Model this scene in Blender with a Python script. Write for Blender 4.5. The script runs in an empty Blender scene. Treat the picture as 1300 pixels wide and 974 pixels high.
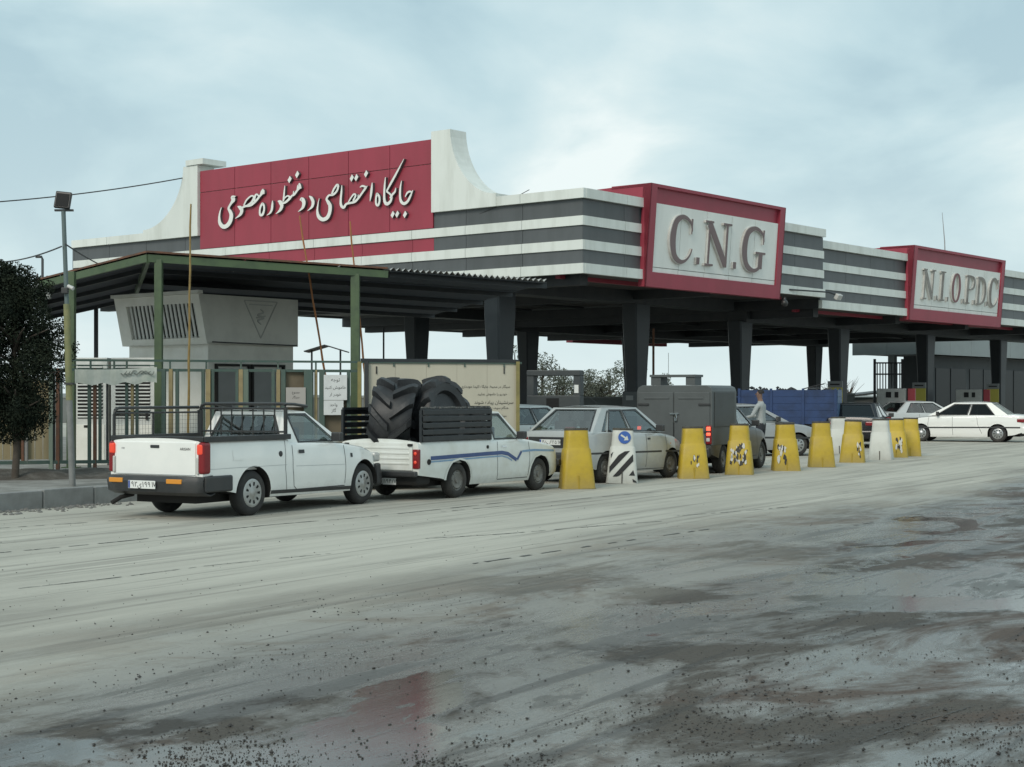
import bpy, bmesh, math, random
from mathutils import Vector, Matrix, noise
R = math.radians
random.seed(11)
S = bpy.context.scene
COL = S.collection
# ---------------------------------------------------------------- camera
F, HX, HY, EYE = 2000.0, 650.0, 503.0, 1.62        # focal length in photo pixels, horizon row, eye height
cam = bpy.data.cameras.new('camera')
cam.sensor_width = 36.0
cam.lens = F / 1300 * 36
cam.shift_y = (HY - 487) / 1300
cam.clip_start, cam.clip_end = 0.1, 6000
camo = bpy.data.objects.new('camera', cam)
camo.location = (0, 0, EYE)
camo.rotation_euler = (R(90), 0, 0)
COL.objects.link(camo)
S.camera = camo
# ---------------------------------------------------------------- sky, sun, exposure
SUN_EL, SUN_AZ = 36.0, -28.0      # degrees; azimuth measured from behind-left of the camera
W = bpy.data.worlds.new('World'); S.world = W; W.use_nodes = True
nt = W.node_tree; nt.nodes.clear()
N, Lk = nt.nodes.new, nt.links.new
out = N('ShaderNodeOutputWorld'); bg = N('ShaderNodeBackground'); bg.inputs[1].default_value = 0.1
sky = N('ShaderNodeTexSky'); sky.sky_type = 'NISHITA'; sky.sun_disc = False
sky.sun_elevation = R(SUN_EL); sky.sun_rotation = R(180 + 28); sky.dust_density = 3.0; sky.air_density = 1.2
tc = N('ShaderNodeTexCoord'); sep = N('ShaderNodeSeparateXYZ'); Lk(tc.outputs['Generated'], sep.inputs[0])
def wmath(op, a, b=None, clamp=False):
    n = N('ShaderNodeMath'); n.operation = op; n.use_clamp = clamp
    for i, q in enumerate((a, b)):
        if q is None: continue
        if isinstance(q, (int, float)): n.inputs[i].default_value = q
        else: Lk(q, n.inputs[i])
    return n.outputs[0]
zz = wmath('ADD', wmath('MAXIMUM', sep.outputs[2], 0.0), 0.40)
comb = N('ShaderNodeCombineXYZ')
Lk(wmath('DIVIDE', sep.outputs[0], zz), comb.inputs[0]); Lk(wmath('DIVIDE', sep.outputs[1], zz), comb.inputs[1])
def wnoise(scale, detail, rough, off):
    mp = N('ShaderNodeMapping'); mp.inputs['Location'].default_value = off; Lk(comb.outputs[0], mp.inputs[0])
    n = N('ShaderNodeTexNoise'); n.inputs['Scale'].default_value = scale; n.inputs['Detail'].default_value = detail
    n.inputs['Roughness'].default_value = rough; n.inputs['Distortion'].default_value = 0.35
    Lk(mp.outputs[0], n.inputs['Vector']); return n.outputs[0]
def wramp(fac, stops):
    r = N('ShaderNodeValToRGB'); e = r.color_ramp.elements
    e[0].position, e[0].color = stops[0][0], (*stops[0][1], 1); e[1].position, e[1].color = stops[-1][0], (*stops[-1][1], 1)
    for p, c in stops[1:-1]:
        k = e.new(p); k.color = (*c, 1)
    Lk(fac, r.inputs[0]); return r.outputs[0]
cloud = wramp(wnoise(2.1, 9, 0.52, (2.6, 1.4, 0)), [(0.38, (3.5, 5.05, 5.7)), (0.46, (4.35, 5.95, 6.45)), (0.53, (5.2, 6.65, 7.0)), (0.585, (6.1, 7.3, 7.45)), (0.65, (7.8, 8.5, 8.4))])
haze_c = N('ShaderNodeMixRGB'); haze_c.inputs[2].default_value = (6.7, 7.75, 7.8, 1)      # the overcast thins to an even pale veil at the horizon
Lk(wmath('POWER', wmath('SUBTRACT', 1.0, wmath('MAXIMUM', sep.outputs[2], 0.0), True), 9.0), haze_c.inputs[0]); Lk(cloud, haze_c.inputs[1])
mixs = N('ShaderNodeMixRGB'); mixs.inputs[0].default_value = 0.95
Lk(sky.outputs[0], mixs.inputs[1]); Lk(haze_c.outputs[0], mixs.inputs[2])
Lk(mixs.outputs[0], bg.inputs[0]); Lk(bg.outputs[0], out.inputs[0])
sl = bpy.data.lights.new('sun', 'SUN'); sl.energy = 1.5; sl.angle = R(22); sl.color = (1.0, 0.93, 0.82)
so = bpy.data.objects.new('sun', sl); COL.objects.link(so)
so.rotation_euler = (R(90 - SUN_EL), 0, R(SUN_AZ)); so.location = (-20, -20, 30)
S.view_settings.view_transform = 'Standard'; S.view_settings.look = 'None'
S.view_settings.exposure = 0.24; S.view_settings.gamma = 1.0
S.view_settings.use_curve_mapping = False
S.cycles.max_bounces = 6; S.cycles.diffuse_bounces = 3; S.cycles.transparent_max_bounces = 12

# ================================================================= helpers
def px(x, y, Y): return Vector(((x - HX) / F * Y, Y, EYE - (y - HY) / F * Y))
def gp(x, y, z=0.0):
    Y = (EYE - z) * F / (y - HY); return Vector(((x - HX) / F * Y, Y, z))
_m = {}
def mat(name, col, rough=0.6, col2=None, scale=6.0, bump=0.0, metal=0.0, dirt=None, dirt_z=0.0, dirt_h=0.5, emit=0.0, amount=0.55, stretch=(1, 1, 1), spec=0.5, vary=0.0, coat=0.0):
    """principled material; col2 mottles it through noise; dirt = dust colour splashed up from below"""
    if name in _m: return _m[name]
    m = bpy.data.materials.new(name); m.use_nodes = True; t = m.node_tree
    b = t.nodes['Principled BSDF']; b.inputs['Roughness'].default_value = rough; b.inputs['Metallic'].default_value = metal
    b.inputs['Specular IOR Level'].default_value = spec; b.inputs['Coat Weight'].default_value = coat; b.inputs['Coat Roughness'].default_value = .06
    b.inputs['Base Color'].default_value = (*col, 1)
    if emit: b.inputs['Emission Color'].default_value = (*col, 1); b.inputs['Emission Strength'].default_value = emit
    c = t.nodes.new('ShaderNodeTexCoord'); mp = t.nodes.new('ShaderNodeMapping'); mp.inputs['Scale'].default_value = stretch
    t.links.new(c.outputs['Object'], mp.inputs[0])
    def nz(s, d=6, r=0.6):
        n = t.nodes.new('ShaderNodeTexNoise'); n.inputs['Scale'].default_value = s; n.inputs['Detail'].default_value = d
        n.inputs['Roughness'].default_value = r; t.links.new(mp.outputs[0], n.inputs['Vector']); return n.outputs[0]
    def rng(src, a, bb, lo=0.0, hi=1.0):
        r = t.nodes.new('ShaderNodeMapRange'); r.inputs[1].default_value = a; r.inputs[2].default_value = bb
        r.inputs[3].default_value = lo; r.inputs[4].default_value = hi; t.links.new(src, r.inputs[0]); return r.outputs[0]
    last = None
    if col2:
        x = t.nodes.new('ShaderNodeMixRGB'); x.inputs[1].default_value = (*col, 1); x.inputs[2].default_value = (*col2, 1)
        t.links.new(rng(nz(scale), amount - 0.13, amount + 0.13), x.inputs[0]); last = x.outputs[0]
    if dirt:
        sp = t.nodes.new('ShaderNodeSeparateXYZ'); t.links.new(c.outputs['Object'], sp.inputs[0])
        a = t.nodes.new('ShaderNodeMath'); a.operation = 'MULTIPLY_ADD'; a.inputs[1].default_value = dirt_h * 1.4
        t.links.new(nz(3.2, 7, 0.7), a.inputs[0]); t.links.new(sp.outputs[2], a.inputs[2])
        x = t.nodes.new('ShaderNodeMixRGB'); x.inputs[2].default_value = (*dirt, 1)
        if last: t.links.new(last, x.inputs[1])
        else: x.inputs[1].default_value = (*col, 1)
        f = rng(a.outputs[0], dirt_z + dirt_h * 1.7, dirt_z + dirt_h * 0.4, 0, 0.85)
        t.links.new(f, x.inputs[0]); last = x.outputs[0]
        t.links.new(rng(f, 0, 1, rough, 0.85), b.inputs['Roughness'])
    if vary:
        oi = t.nodes.new('ShaderNodeObjectInfo'); hv = t.nodes.new('ShaderNodeHueSaturation')
        t.links.new(rng(oi.outputs['Random'], 0, 1, 1 - vary, 1 + vary * .5), hv.inputs['Value'])
        if last: t.links.new(last, hv.inputs['Color'])
        else: hv.inputs['Color'].default_value = (*col, 1)
        last = hv.outputs[0]
    if last: t.links.new(last, b.inputs['Base Color'])
    if bump:
        bp = t.nodes.new('ShaderNodeBump'); bp.inputs['Strength'].default_value = bump; bp.inputs['Distance'].default_value = 0.02
        t.links.new(nz(scale * 5, 4), bp.inputs['Height']); t.links.new(bp.outputs[0], b.inputs['Normal'])
    _m[name] = m; return m
def glass_mat(name, tint, refl=0.04):
    if name in _m: return _m[name]
    m = bpy.data.materials.new(name); m.use_nodes = True; t = m.node_tree; t.nodes.clear()
    o = t.nodes.new('ShaderNodeOutputMaterial'); mx = t.nodes.new('ShaderNodeMixShader'); fr = t.nodes.new('ShaderNodeLayerWeight'); fr.inputs[0].default_value = .5
    tr = t.nodes.new('ShaderNodeBsdfTransparent'); tr.inputs[0].default_value = (*tint, 1)
    gl = t.nodes.new('ShaderNodeBsdfGlossy'); gl.inputs['Roughness'].default_value = 0.03; gl.inputs[0].default_value = (.9, .93, .93, 1)
    ad = t.nodes.new('ShaderNodeMath'); ad.operation = 'ADD'; ad.inputs[1].default_value = refl; ad.use_clamp = True
    pw = t.nodes.new('ShaderNodeMath'); pw.operation = 'POWER'; pw.inputs[1].default_value = 4.0; t.links.new(fr.outputs['Facing'], pw.inputs[0]); t.links.new(pw.outputs[0], ad.inputs[0]); t.links.new(ad.outputs[0], mx.inputs[0])
    t.links.new(tr.outputs[0], mx.inputs[1]); t.links.new(gl.outputs[0], mx.inputs[2]); t.links.new(mx.outputs[0], o.inputs[0])
    _m[name] = m; return m

class MB:
    """collects faces for ONE mesh object"""
    def __init__(s): s.v = []; s.f = []
    def add(s, vs, fs):
        o = len(s.v); s.v += [tuple(v) for v in vs]; s.f += [tuple(i + o for i in f) for f in fs]; return s
    def box(s, c, d, rz=0.0, M=None):
        hx, hy, hz = d[0] / 2, d[1] / 2, d[2] / 2
        vs = [Vector((x, y, z)) for x in (-hx, hx) for y in (-hy, hy) for z in (-hz, hz)]
        M = M or Matrix.Rotation(rz, 3, 'Z')
        return s.add([M @ v + Vector(c) for v in vs], [(0, 1, 3, 2), (4, 6, 7, 5), (0, 4, 5, 1), (2, 3, 7, 6), (0, 2, 6, 4), (1, 5, 7, 3)])
    def bx(s, x0, x1, y0, y1, z0, z1): return s.box(((x0 + x1) / 2, (y0 + y1) / 2, (z0 + z1) / 2), (x1 - x0, y1 - y0, z1 - z0))
    def bar(s, a, b, w, h=None, up=(0, 0, 1)):
        a, b = Vector(a), Vector(b); d = b - a; X = d.normalized(); up = Vector(up)
        if abs(X.dot(up)) > 0.97: up = Vector((0, 1, 0))
        Y = up.cross(X).normalized(); Z = X.cross(Y)
        return s.box((a + b) / 2, (d.length, w, h or w), M=Matrix((X, Y, Z)).transposed())
    def tube(s, pts, r, n=8, closed=False, cap=True):
        pts = [Vector(p) for p in pts]; k = len(pts); rs = r if isinstance(r, (list, tuple)) else [r] * k; vs = []
        for i, p in enumerate(pts):
            t = (pts[(i + 1) % k] - pts[i - 1]) if closed else (pts[min(i + 1, k - 1)] - pts[max(i - 1, 0)])
            t = t.normalized() if t.length > 1e-9 else Vector((0, 0, 1))
            up = Vector((0, 0, 1)) if abs(t.z) < 0.9 else Vector((0, 1, 0))
            a = up.cross(t).normalized(); b = t.cross(a)
            vs += [p + (a * math.cos(q) + b * math.sin(q)) * rs[i] for q in (2 * math.pi * j / n for j in range(n))]
        fs = [(i * n + j, i * n + (j + 1) % n, ((i + 1) % k) * n + (j + 1) % n, ((i + 1) % k) * n + j) for i in range(k if closed else k - 1) for j in range(n)]
        if cap and not closed: fs += [tuple(range(n))[::-1], tuple((k - 1) * n + j for j in range(n))]
        return s.add(vs, fs)
    def lathe(s, prof, n=24, o=(0, 0, 0), axis='Z', cap=True):
        """prof = [(radius, height)]"""
        vs = []
        for r, h in prof:
            for j in range(n):
                q = 2 * math.pi * j / n; c, d = r * math.cos(q), r * math.sin(q)
                vs.append(Vector((c, d, h) if axis == 'Z' else (c, h, d) if axis == 'Y' else (h, c, d)) + Vector(o))
        fs = [(i * n + j, i * n + (j + 1) % n, (i + 1) * n + (j + 1) % n, (i + 1) * n + j) for i in range(len(prof) - 1) for j in range(n)]
        for i in (0, len(prof) - 1):
            if cap and prof[i][0] > 1e-4: fs.append(tuple(i * n + j for j in range(n)))
        return s.add(vs, fs)
    def prism(s, poly, fn, d0, d1):
        """poly in 2D; fn(a, b, d) -> point; extruded from depth d0 to d1"""
        n = len(poly)
        return s.add([fn(a, b, d0) for a, b in poly] + [fn(a, b, d1) for a, b in poly],
                     [tuple(range(n))[::-1], tuple(range(n, 2 * n))] + [(i, (i + 1) % n, n + (i + 1) % n, n + i) for i in range(n)])
    def sheet(s, grid, close=False):
        h, w = len(grid), len(grid[0]); s.add([p for r in grid for p in r], [(i * w + j, i * w + j + 1, (i + 1) * w + j + 1, (i + 1) * w + j) for i in range(h - 1) for j in range(w - 1)]); return s
    def build(s, name, m, parent=None, smooth=None, bevel=0.0, seg=2, sub=0, solid=0.0, fix=True):
        me = bpy.data.meshes.new(name); me.from_pydata(s.v, [], s.f)
        if fix:
            bm = bmesh.new(); bm.from_mesh(me); bmesh.ops.remove_doubles(bm, verts=bm.verts, dist=1e-5)
            bmesh.ops.recalc_face_normals(bm, faces=bm.faces); bm.to_mesh(me); bm.free()
        me.materials.append(m)
        o = bpy.data.objects.new(name, me); COL.objects.link(o); o.parent = parent
        if smooth is not None:
            me.polygons.foreach_set('use_smooth', [True] * len(me.polygons)); me.set_sharp_from_angle(angle=R(smooth))
        if solid: q = o.modifiers.new('s', 'SOLIDIFY'); q.thickness = solid; q.offset = -1
        if bevel:
            q = o.modifiers.new('b', 'BEVEL'); q.width = bevel; q.segments = seg; q.limit_method = 'ANGLE'; q.angle_limit = R(35); q.harden_normals = False
        if sub: q = o.modifiers.new('u', 'SUBSURF'); q.levels = sub; q.render_levels = sub
        return o
def tag(o, label=None, cat=None, group=None, kind=None):
    for k, v in (('label', label), ('category', cat), ('group', group), ('kind', kind)):
        if v: o[k] = v
    return o
def thing(name, label, cat, loc=(0, 0, 0), rz=0.0, group=None):
    o = bpy.data.objects.new(name, None); o.empty_display_size = 0.2; COL.objects.link(o)
    o.location = loc; o.rotation_euler = (0, 0, rz); return tag(o, label, cat, group)
def inst(src, name, parent, M=None):
    o = bpy.data.objects.new(name, src.data); COL.objects.link(o); o.parent = parent
    if M is not None: o.matrix_basis = M
    return o
def smoothline(pts, k=6):
    """catmull-rom through tuples of any size"""
    o = []; n = len(pts)
    for i in range(n - 1):
        p = [pts[max(i - 1, 0)], pts[i], pts[i + 1], pts[min(i + 2, n - 1)]]
        for j in range(k):
            t = j / k
            o.append(tuple(0.5 * (2 * b + (c - a) * t + (2 * a - 5 * b + 4 * c - d) * t * t + (3 * b - a - 3 * c + d) * t ** 3) for a, b, c, d in zip(*p)))
    return o + [tuple(pts[-1])]
def stroke(mb, pts, fn, d0, d1, k=6, cap=True):
    """a pen stroke (x, y, width) swept as an extruded ribbon with round ends"""
    p = smoothline(pts, k) if len(pts) > 2 else [tuple(a + (b - a) * t for a, b in zip(*pts)) for t in (0, .5, 1)]
    Lf, Rt = [], []
    for i, (x, y, w) in enumerate(p):
        a, b = p[max(i - 1, 0)], p[min(i + 1, len(p) - 1)]
        dx, dy = b[0] - a[0], b[1] - a[1]; l = math.hypot(dx, dy) or 1
        nx, ny = -dy / l * max(w, .01) / 2, dx / l * max(w, .01) / 2
        Lf.append((x + nx, y + ny)); Rt.append((x - nx, y - ny))
    n = len(p); vs = [fn(a, b, d) for d in (d0, d1) for ab in zip(Lf, Rt) for a, b in ab]
    fs = []
    for i in range(n - 1):
        q = 2 * i; fs += [(q, q + 1, q + 3, q + 2), (2 * n + q, 2 * n + q + 2, 2 * n + q + 3, 2 * n + q + 1), (q, q + 2, 2 * n + q + 2, 2 * n + q), (q + 1, 2 * n + q + 1, 2 * n + q + 3, q + 3)]
    fs += [(0, 2 * n, 2 * n + 1, 1), (2 * n - 2, 2 * n - 1, 4 * n - 1, 4 * n - 2)]
    mb.add(vs, fs)
    if cap:
        for e in (p[0], p[-1]):
            if e[2] > 1e-6: mb.prism([(e[0] + e[2] / 2 * math.cos(q * math.pi / 5), e[1] + e[2] / 2 * math.sin(q * math.pi / 5)) for q in range(10)], fn, d0 * .98 + d1 * .02, d1 * .985 + d0 * .015)
    return mb
def text_mesh(s, size, name, m, parent, M, extrude=0.0, align='CENTER'):
    c = bpy.data.curves.new(name, 'FONT'); c.body = s; c.size = size; c.extrude = extrude; c.align_x = align; c.align_y = 'CENTER'; c.resolution_u = 3
    t = bpy.data.objects.new(name, c); COL.objects.link(t)
    me = bpy.data.meshes.new_from_object(t.evaluated_get(bpy.context.evaluated_depsgraph_get()))
    bpy.data.objects.remove(t); me.materials.clear(); me.materials.append(m)
    o = bpy.data.objects.new(name, me); COL.objects.link(o); o.parent = parent; o.matrix_basis = M; return o
def frame(o, X, Y): 
    X, Y = Vector(X).normalized(), Vector(Y).normalized(); Z = X.cross(Y)
    return Matrix.Translation(o) @ Matrix((X, Y, Z)).transposed().to_4x4()
# ================================================================= ground
ALONG = Vector((0.53, 0.848, 0))                                   # the queue's direction over the yard
def ground_mat():
    m = bpy.data.materials.new('yard_concrete'); m.use_nodes = True; t = m.node_tree; b = t.nodes['Principled BSDF']
    n_, l_ = t.nodes.new, t.links.new
    c = n_('ShaderNodeTexCoord'); rot = n_('ShaderNodeMapping'); rot.inputs['Rotation'].default_value = (0, 0, -math.atan2(.848, .53)); l_(c.outputs['Object'], rot.inputs[0])
    sp = n_('ShaderNodeSeparateXYZ'); l_(rot.outputs[0], sp.inputs[0])
    def nz(scale, st=(1, 1, 1), d=6, r=0.6, dist=0.0, off=(0, 0, 0)):
        mp = n_('ShaderNodeMapping'); mp.inputs['Scale'].default_value = st; mp.inputs['Location'].default_value = off; l_(rot.outputs[0], mp.inputs[0])
        q = n_('ShaderNodeTexNoise'); q.inputs['Scale'].default_value = scale; q.inputs['Detail'].default_value = d; q.inputs['Roughness'].default_value = r
        q.inputs['Distortion'].default_value = dist; l_(mp.outputs[0], q.inputs['Vector']); return q.outputs[0]
    def mth(op, a, b_, clamp=False):
        q = n_('ShaderNodeMath'); q.operation = op; q.use_clamp = clamp
        for i, x in enumerate((a, b_)):
            if isinstance(x, (int, float)): q.inputs[i].default_value = x
            else: l_(x, q.inputs[i])
        return q.outputs[0]
    def rng(s, a, b_, lo=0, hi=1):
        q = n_('ShaderNodeMapRange'); q.inputs[1].default_value, q.inputs[2].default_value, q.inputs[3].default_value, q.inputs[4].default_value = a, b_, lo, hi; l_(s, q.inputs[0]); return q.outputs[0]
    def mixc(f, a, b_):
        q = n_('ShaderNodeMixRGB')
        for i, x in ((0, f), (1, a), (2, b_)):
            if isinstance(x, (int, float)): q.inputs[i].default_value = x
            elif isinstance(x, tuple): q.inputs[i].default_value = (*x, 1)
            else: l_(x, q.inputs[i])
        return q.outputs[0]
    q_ = sp.outputs[1]
    # how far into the wet, churned side of the yard: a ragged line along the lane
    edge = mth('ADD', mth('SUBTRACT', 8.6, q_), mth('MULTIPLY', mth('SUBTRACT', nz(.22, (.35, 1.3, 1), 6, .62, .5), .5), 7.0))
    wet = rng(edge, -0.6, 2.4)
    # dry concrete: dusty, streaked by tyres
    dry = mixc(rng(nz(.9, (.12, 1.6, 1), 7, .65), .38, .66), (.49, .472, .410), (.385, .37, .322))
    dry = mixc(rng(nz(.35, (.5, 1, 1), 5, .6, .6), .5, .72, 0, .6), dry, (.30, .285, .248))
    dry = mixc(rng(nz(2.6, (.035, 2.2, 1), 6, .6, .2, (3, 1, 0)), .57, .64, 0, .5), dry, (.185, .176, .155))
    dry = mixc(rng(nz(1.1, (.09, 1.9, 1), 9, .68, .3, (5, 2, 0)), .54, .585, 0, .45), dry, (.22, .21, .185))     # tyre streaks
    dry = mixc(rng(nz(38, (1, 1, 1), 3, .7), .62, .78, 0, .35), dry, (.17, .165, .155))                          # grit
    # wet side: a film of grey slurry, dull dark churned patches, brown mud, tyre tracks
    n1 = nz(.50, (.62, 1.15, 1), 10, .70, .35)
    n2 = nz(.40, (.75, 1.1, 1), 10, .70, .8, (9, 4, 0))
    n3 = nz(1.7, (.09, 1.5, 1), 8, .66, .5, (7, 3, 0))
    n4 = nz(1.1, (.35, 1.5, 1), 10, .72, .4, (1, 6, 0))
    churn = rng(n1, .475, .56)
    mud = rng(n2, .515, .60)
    track = mth('MULTIPLY', rng(n3, .56, .61), .75)
    thin = mth('MULTIPLY', rng(n4, .55, .59), .8)
    wc = mixc(rng(nz(.8, (.4, 1.2, 1), 8, .65), .38, .62), (.170, .162, .142), (.112, .107, .094))
    wc = mixc(mth('MULTIPLY', churn, .85), wc, (.064, .052, .040))
    wc = mixc(mth('MULTIPLY', mud, .9), wc, (.088, .060, .044))
    wc = mixc(mth('MULTIPLY', track, .7), wc, (.036, .035, .033))
    wc = mixc(mth('MULTIPLY', thin, .55), wc, (.045, .043, .040))
    grit = rng(nz(34, (1, 1, 1), 5, .78), .53, .64)
    wc = mixc(mth('MULTIPLY', grit, mth('ADD', .35, mth('MULTIPLY', mth('MAXIMUM', churn, mud), .5))), wc, (.024, .022, .020))
    dull = mth('MAXIMUM', mth('MAXIMUM', churn, mud), mth('MULTIPLY', mth('MAXIMUM', track, thin), .7))
    pud = mth('MULTIPLY', rng(nz(.45, (.7, 1.15, 1), 9, .62, .6, (4, 11, 0)), .535, .575), rng(edge, 1.4, 2.6))       # shallow puddles
    wc = mixc(mth('MULTIPLY', pud, .5), wc, (.080, .076, .066))
    l_(mixc(wet, dry, wc), b.inputs['Base Color'])
    film = mth('MULTIPLY', mth('MAXIMUM', mth('SUBTRACT', 1.0, dull), pud), wet)                       # where water stands and mirrors the sky
    rgh = mth('ADD', mth('SUBTRACT', mth('SUBTRACT', .82, mth('MULTIPLY', wet, .22)), mth('MULTIPLY', film, .44)), mth('MULTIPLY', mth('SUBTRACT', nz(30, (1, 1, 1), 4), .5), .22), True)
    rgh = mth('MULTIPLY', rgh, mth('SUBTRACT', 1.0, mth('MULTIPLY', pud, .52)))
    l_(rgh, b.inputs['Roughness'])
    l_(mth('ADD', .18, mth('MULTIPLY', film, .30)), b.inputs['Specular IOR Level'])
    bp = n_('ShaderNodeBump'); bp.inputs['Distance'].default_value = .035
    l_(mth('MULTIPLY', mth('SUBTRACT', .55, mth('MULTIPLY', film, .42)), mth('SUBTRACT', 1.0, mth('MULTIPLY', pud, .70))), bp.inputs['Strength'])
    h = mth('ADD', mth('MULTIPLY', nz(6, (.22, 1.5, 1), 8, .68), .6), mth('MULTIPLY', nz(60, (1, 1, 1), 4, .65), .28))
    h = mth('SUBTRACT', h, mth('MULTIPLY', mth('MAXIMUM', track, thin), .25))
    l_(h, bp.inputs['Height']); l_(bp.outputs[0], b.inputs['Normal'])
    return m
GM = ground_mat()
g = MB(); g.add([(-900, -60, 0), (900, -60, 0), (900, 2500, 0), (-900, 2500, 0)], [(0, 1, 2, 3)])
GROUND = tag(g.build('ground', GM), kind='structure')
# joints of the concrete slabs: shallow tar lines that wander and break off
tarm = mat('joint_tar', (.055, .055, .053), .75, (.10, .10, .095), 9)
def tarline(pts, w, gap=0.12, z=.004, seed=0):
    rnd = random.Random(seed); p = smoothline([tuple(gp(*q))[:2] for q in pts], 14); mb = MB(); a = 0
    for i in range(len(p) - 1):
        if rnd.random() < gap: continue
        x0, y0 = p[i]; x1, y1 = p[i + 1]; d = Vector((x1 - x0, y1 - y0, 0)); n = Vector((-d.y, d.x, 0)).normalized()
        ww0 = w * rnd.uniform(.4, 1.1); ww1 = w * rnd.uniform(.3, 1.1); j = rnd.uniform(-.01, .01)
        A, B = Vector((x0 + j, y0, z)), Vector((x1, y1 + j, z))
        mb.add([A - n * ww0, B - n * ww1, B + n * ww1, A + n * ww0], [(0, 1, 2, 3)])
    return mb.build('slab_joint', tarm, GROUND, fix=False)
tarline([(0, 702), (150, 688), (330, 668), (480, 655), (640, 638)], .022, .1, seed=1)
tarline([(-60, 756), (120, 737), (270, 718), (420, 703)], .012, .25, seed=2)
tarline([(540, 684), (640, 678), (760, 668), (840, 662)], .018, .15, seed=3)
tarline([(560, 650), (700, 637), (860, 622)], .014, .2, seed=4)
tarline([(-20, 672), (120, 663), (220, 655)], .02, .2, seed=5)
tarline([(860, 655), (930, 650), (1000, 644)], .016, .3, seed=6)
tarline([(1090, 945), (1150, 922), (1210, 905), (1240, 895)], .006, .15, seed=7)
tarline([(1080, 668), (1180, 655), (1300, 658)], .02, .25, seed=8)
tarline([(600, 716), (760, 692), (900, 672)], .03, .4, seed=9)

# ---- raised pavement behind the kerb, on the left
KH = .27
K0, KD = Vector((-6.0, 24.0, 0)), Vector((.5, .866, 0)); KN = Vector((-.866, .5, 0))
pavm = mat('pavement_concrete', (.30, .295, .275), .85, (.17, .165, .15), 2.2, .5, amount=.5)
kerbm = mat('kerb_concrete', (.27, .275, .27), .85, (.20, .20, .195), 3.0, .3, amount=.5)
kb = MB()
kb.add([K0 + KD * -24 + KN * .16 + Vector((0, 0, KH - .012)), K0 + KD * 7.2 + KN * .16 + Vector((0, 0, KH - .012)), Vector((2.5, 40, KH - .012)), Vector((-45, 75, KH - .012)), Vector((-45, 0, KH - .012))], [(0, 1, 2, 3, 4)])
PAV = tag(kb.build('pavement', pavm), kind='structure')
# kerb blocks, each a stone of its own
ks = MB(); ks.bx(-.49, .49, 0, .16, -.02, KH)
for i in range(-22, 8):
    p = K0 + KD * i
    o = ks.build('kerb_block', kerbm, PAV, bevel=.012) if i == -22 else inst(PAV.children[0], 'kerb_block', PAV)
    if i > -22:
        q = o.modifiers.new('b', 'BEVEL'); q.width = .012; q.segments = 2; q.limit_method = 'ANGLE'
    o.location = (p.x, p.y, random.uniform(-.012, .006)); o.rotation_euler = (random.uniform(-.012, .012), 0, math.atan2(.866, .5) + random.uniform(-.012, .012))
# soil and rubbish banked on the pavement, broken stones in the gutter
soilm = mat('dark_soil', (.07, .062, .052), .95, (.13, .12, .105), 5, .8)
def stone(mb, c, r, rnd):
    vs = []
    for d in ((1, 0, 0), (-1, 0, 0), (0, 1, 0), (0, -1, 0), (0, 0, 1), (0, 0, -1)):
        q = rnd.uniform(.6, 1.25) * r; vs.append((c[0] + d[0] * q + rnd.uniform(-.25, .25) * r, c[1] + d[1] * q + rnd.uniform(-.25, .25) * r, c[2] + d[2] * q * .7))
    mb.add(vs, [(0, 2, 4), (2, 1, 4), (1, 3, 4), (3, 0, 4), (2, 0, 5), (1, 2, 5), (3, 1, 5), (0, 3, 5)])
rnd = random.Random(5)
sm = MB(); nx_, ny_ = 46, 16; gr = []
for j in range(ny_):
    row = []
    for i in range(nx_):
        p = Vector((-12.5 + i * .25, 0, 0)); base = 25.4 + j * .16 + (p.x + 8) * .3
        e = min(1, j / 3, (ny_ - 1 - j) / 4, i / 4, (nx_ - 1 - i) / 6)
        row.append(Vector((p.x, base, KH - .03 + e * (.10 + .09 * noise.noise(Vector((p.x * 1.5, base * 1.5, 3)))))))
    gr.append(row)
sm.sheet(gr); tag(sm.build('soil_bank', soilm, smooth=60), kind='structure')
rub = MB()
for i in range(420):
    t_ = rnd.uniform(-7, -.2); q = abs(rnd.gauss(0, .22)) + .03; p = K0 + KD * t_ - KN * q
    stone(rub, (p.x, p.y, .006), rnd.uniform(.008, .045) * (1 if rnd.random() < .9 else 1.7), rnd)
tag(rub.build('gutter_rubble', mat('rubble', (.20, .195, .185), .9, (.09, .088, .08), 14), fix=False), 'broken stones and dust lying along the kerb', 'rubble', kind='stuff')
# black aggregate strewn over the wet foreground
gv = MB(); rnd = random.Random(8); n_ = 0
while n_ < 7500:
    y = 974 - 240 * rnd.random() ** 3.3 + 12; x = rnd.uniform(-60, 1360)
    p = gp(x, y); d = noise.noise(Vector((p.x * 1.1 + 4, p.y * .9, 1.7))) + .45 * noise.noise(Vector((p.x * 4, p.y * 4, 9)))
    if rnd.random() > max(.02, .16 + 2.4 * d): continue
    if x < 250 and y < 900 and rnd.random() < .8: continue
    r = min(.014, .0022 + .0021 * rnd.expovariate(1.0)); stone(gv, (p.x, p.y, r * .45), r, rnd); n_ += 1
for i in range(700):
    y = 640 + 320 * rnd.random(); x = rnd.uniform(0, 1300); p = gp(x, y); r = rnd.uniform(.003, .009); stone(gv, (p.x, p.y, r * .4), r, rnd)
tag(gv.build('loose_gravel', mat('black_gravel', (.035, .034, .033), .8, (.075, .07, .065), 20), fix=False), 'black loose gravel strewn over the wet ground', 'gravel', kind='stuff')
# far terrain
hl = MB(); gr = []
for j in range(2):
    gr.append([Vector((-900 + i * 30, 1500 + j * 200, (4 + 3 * noise.noise(Vector((i * .35, 2.2, 0)))) * (1 if j else 0) - .5)) for i in range(61)])
hl.sheet(gr); tag(hl.build('hills', mat('far_hill', (.20, .21, .20), .95)), kind='structure')

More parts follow.
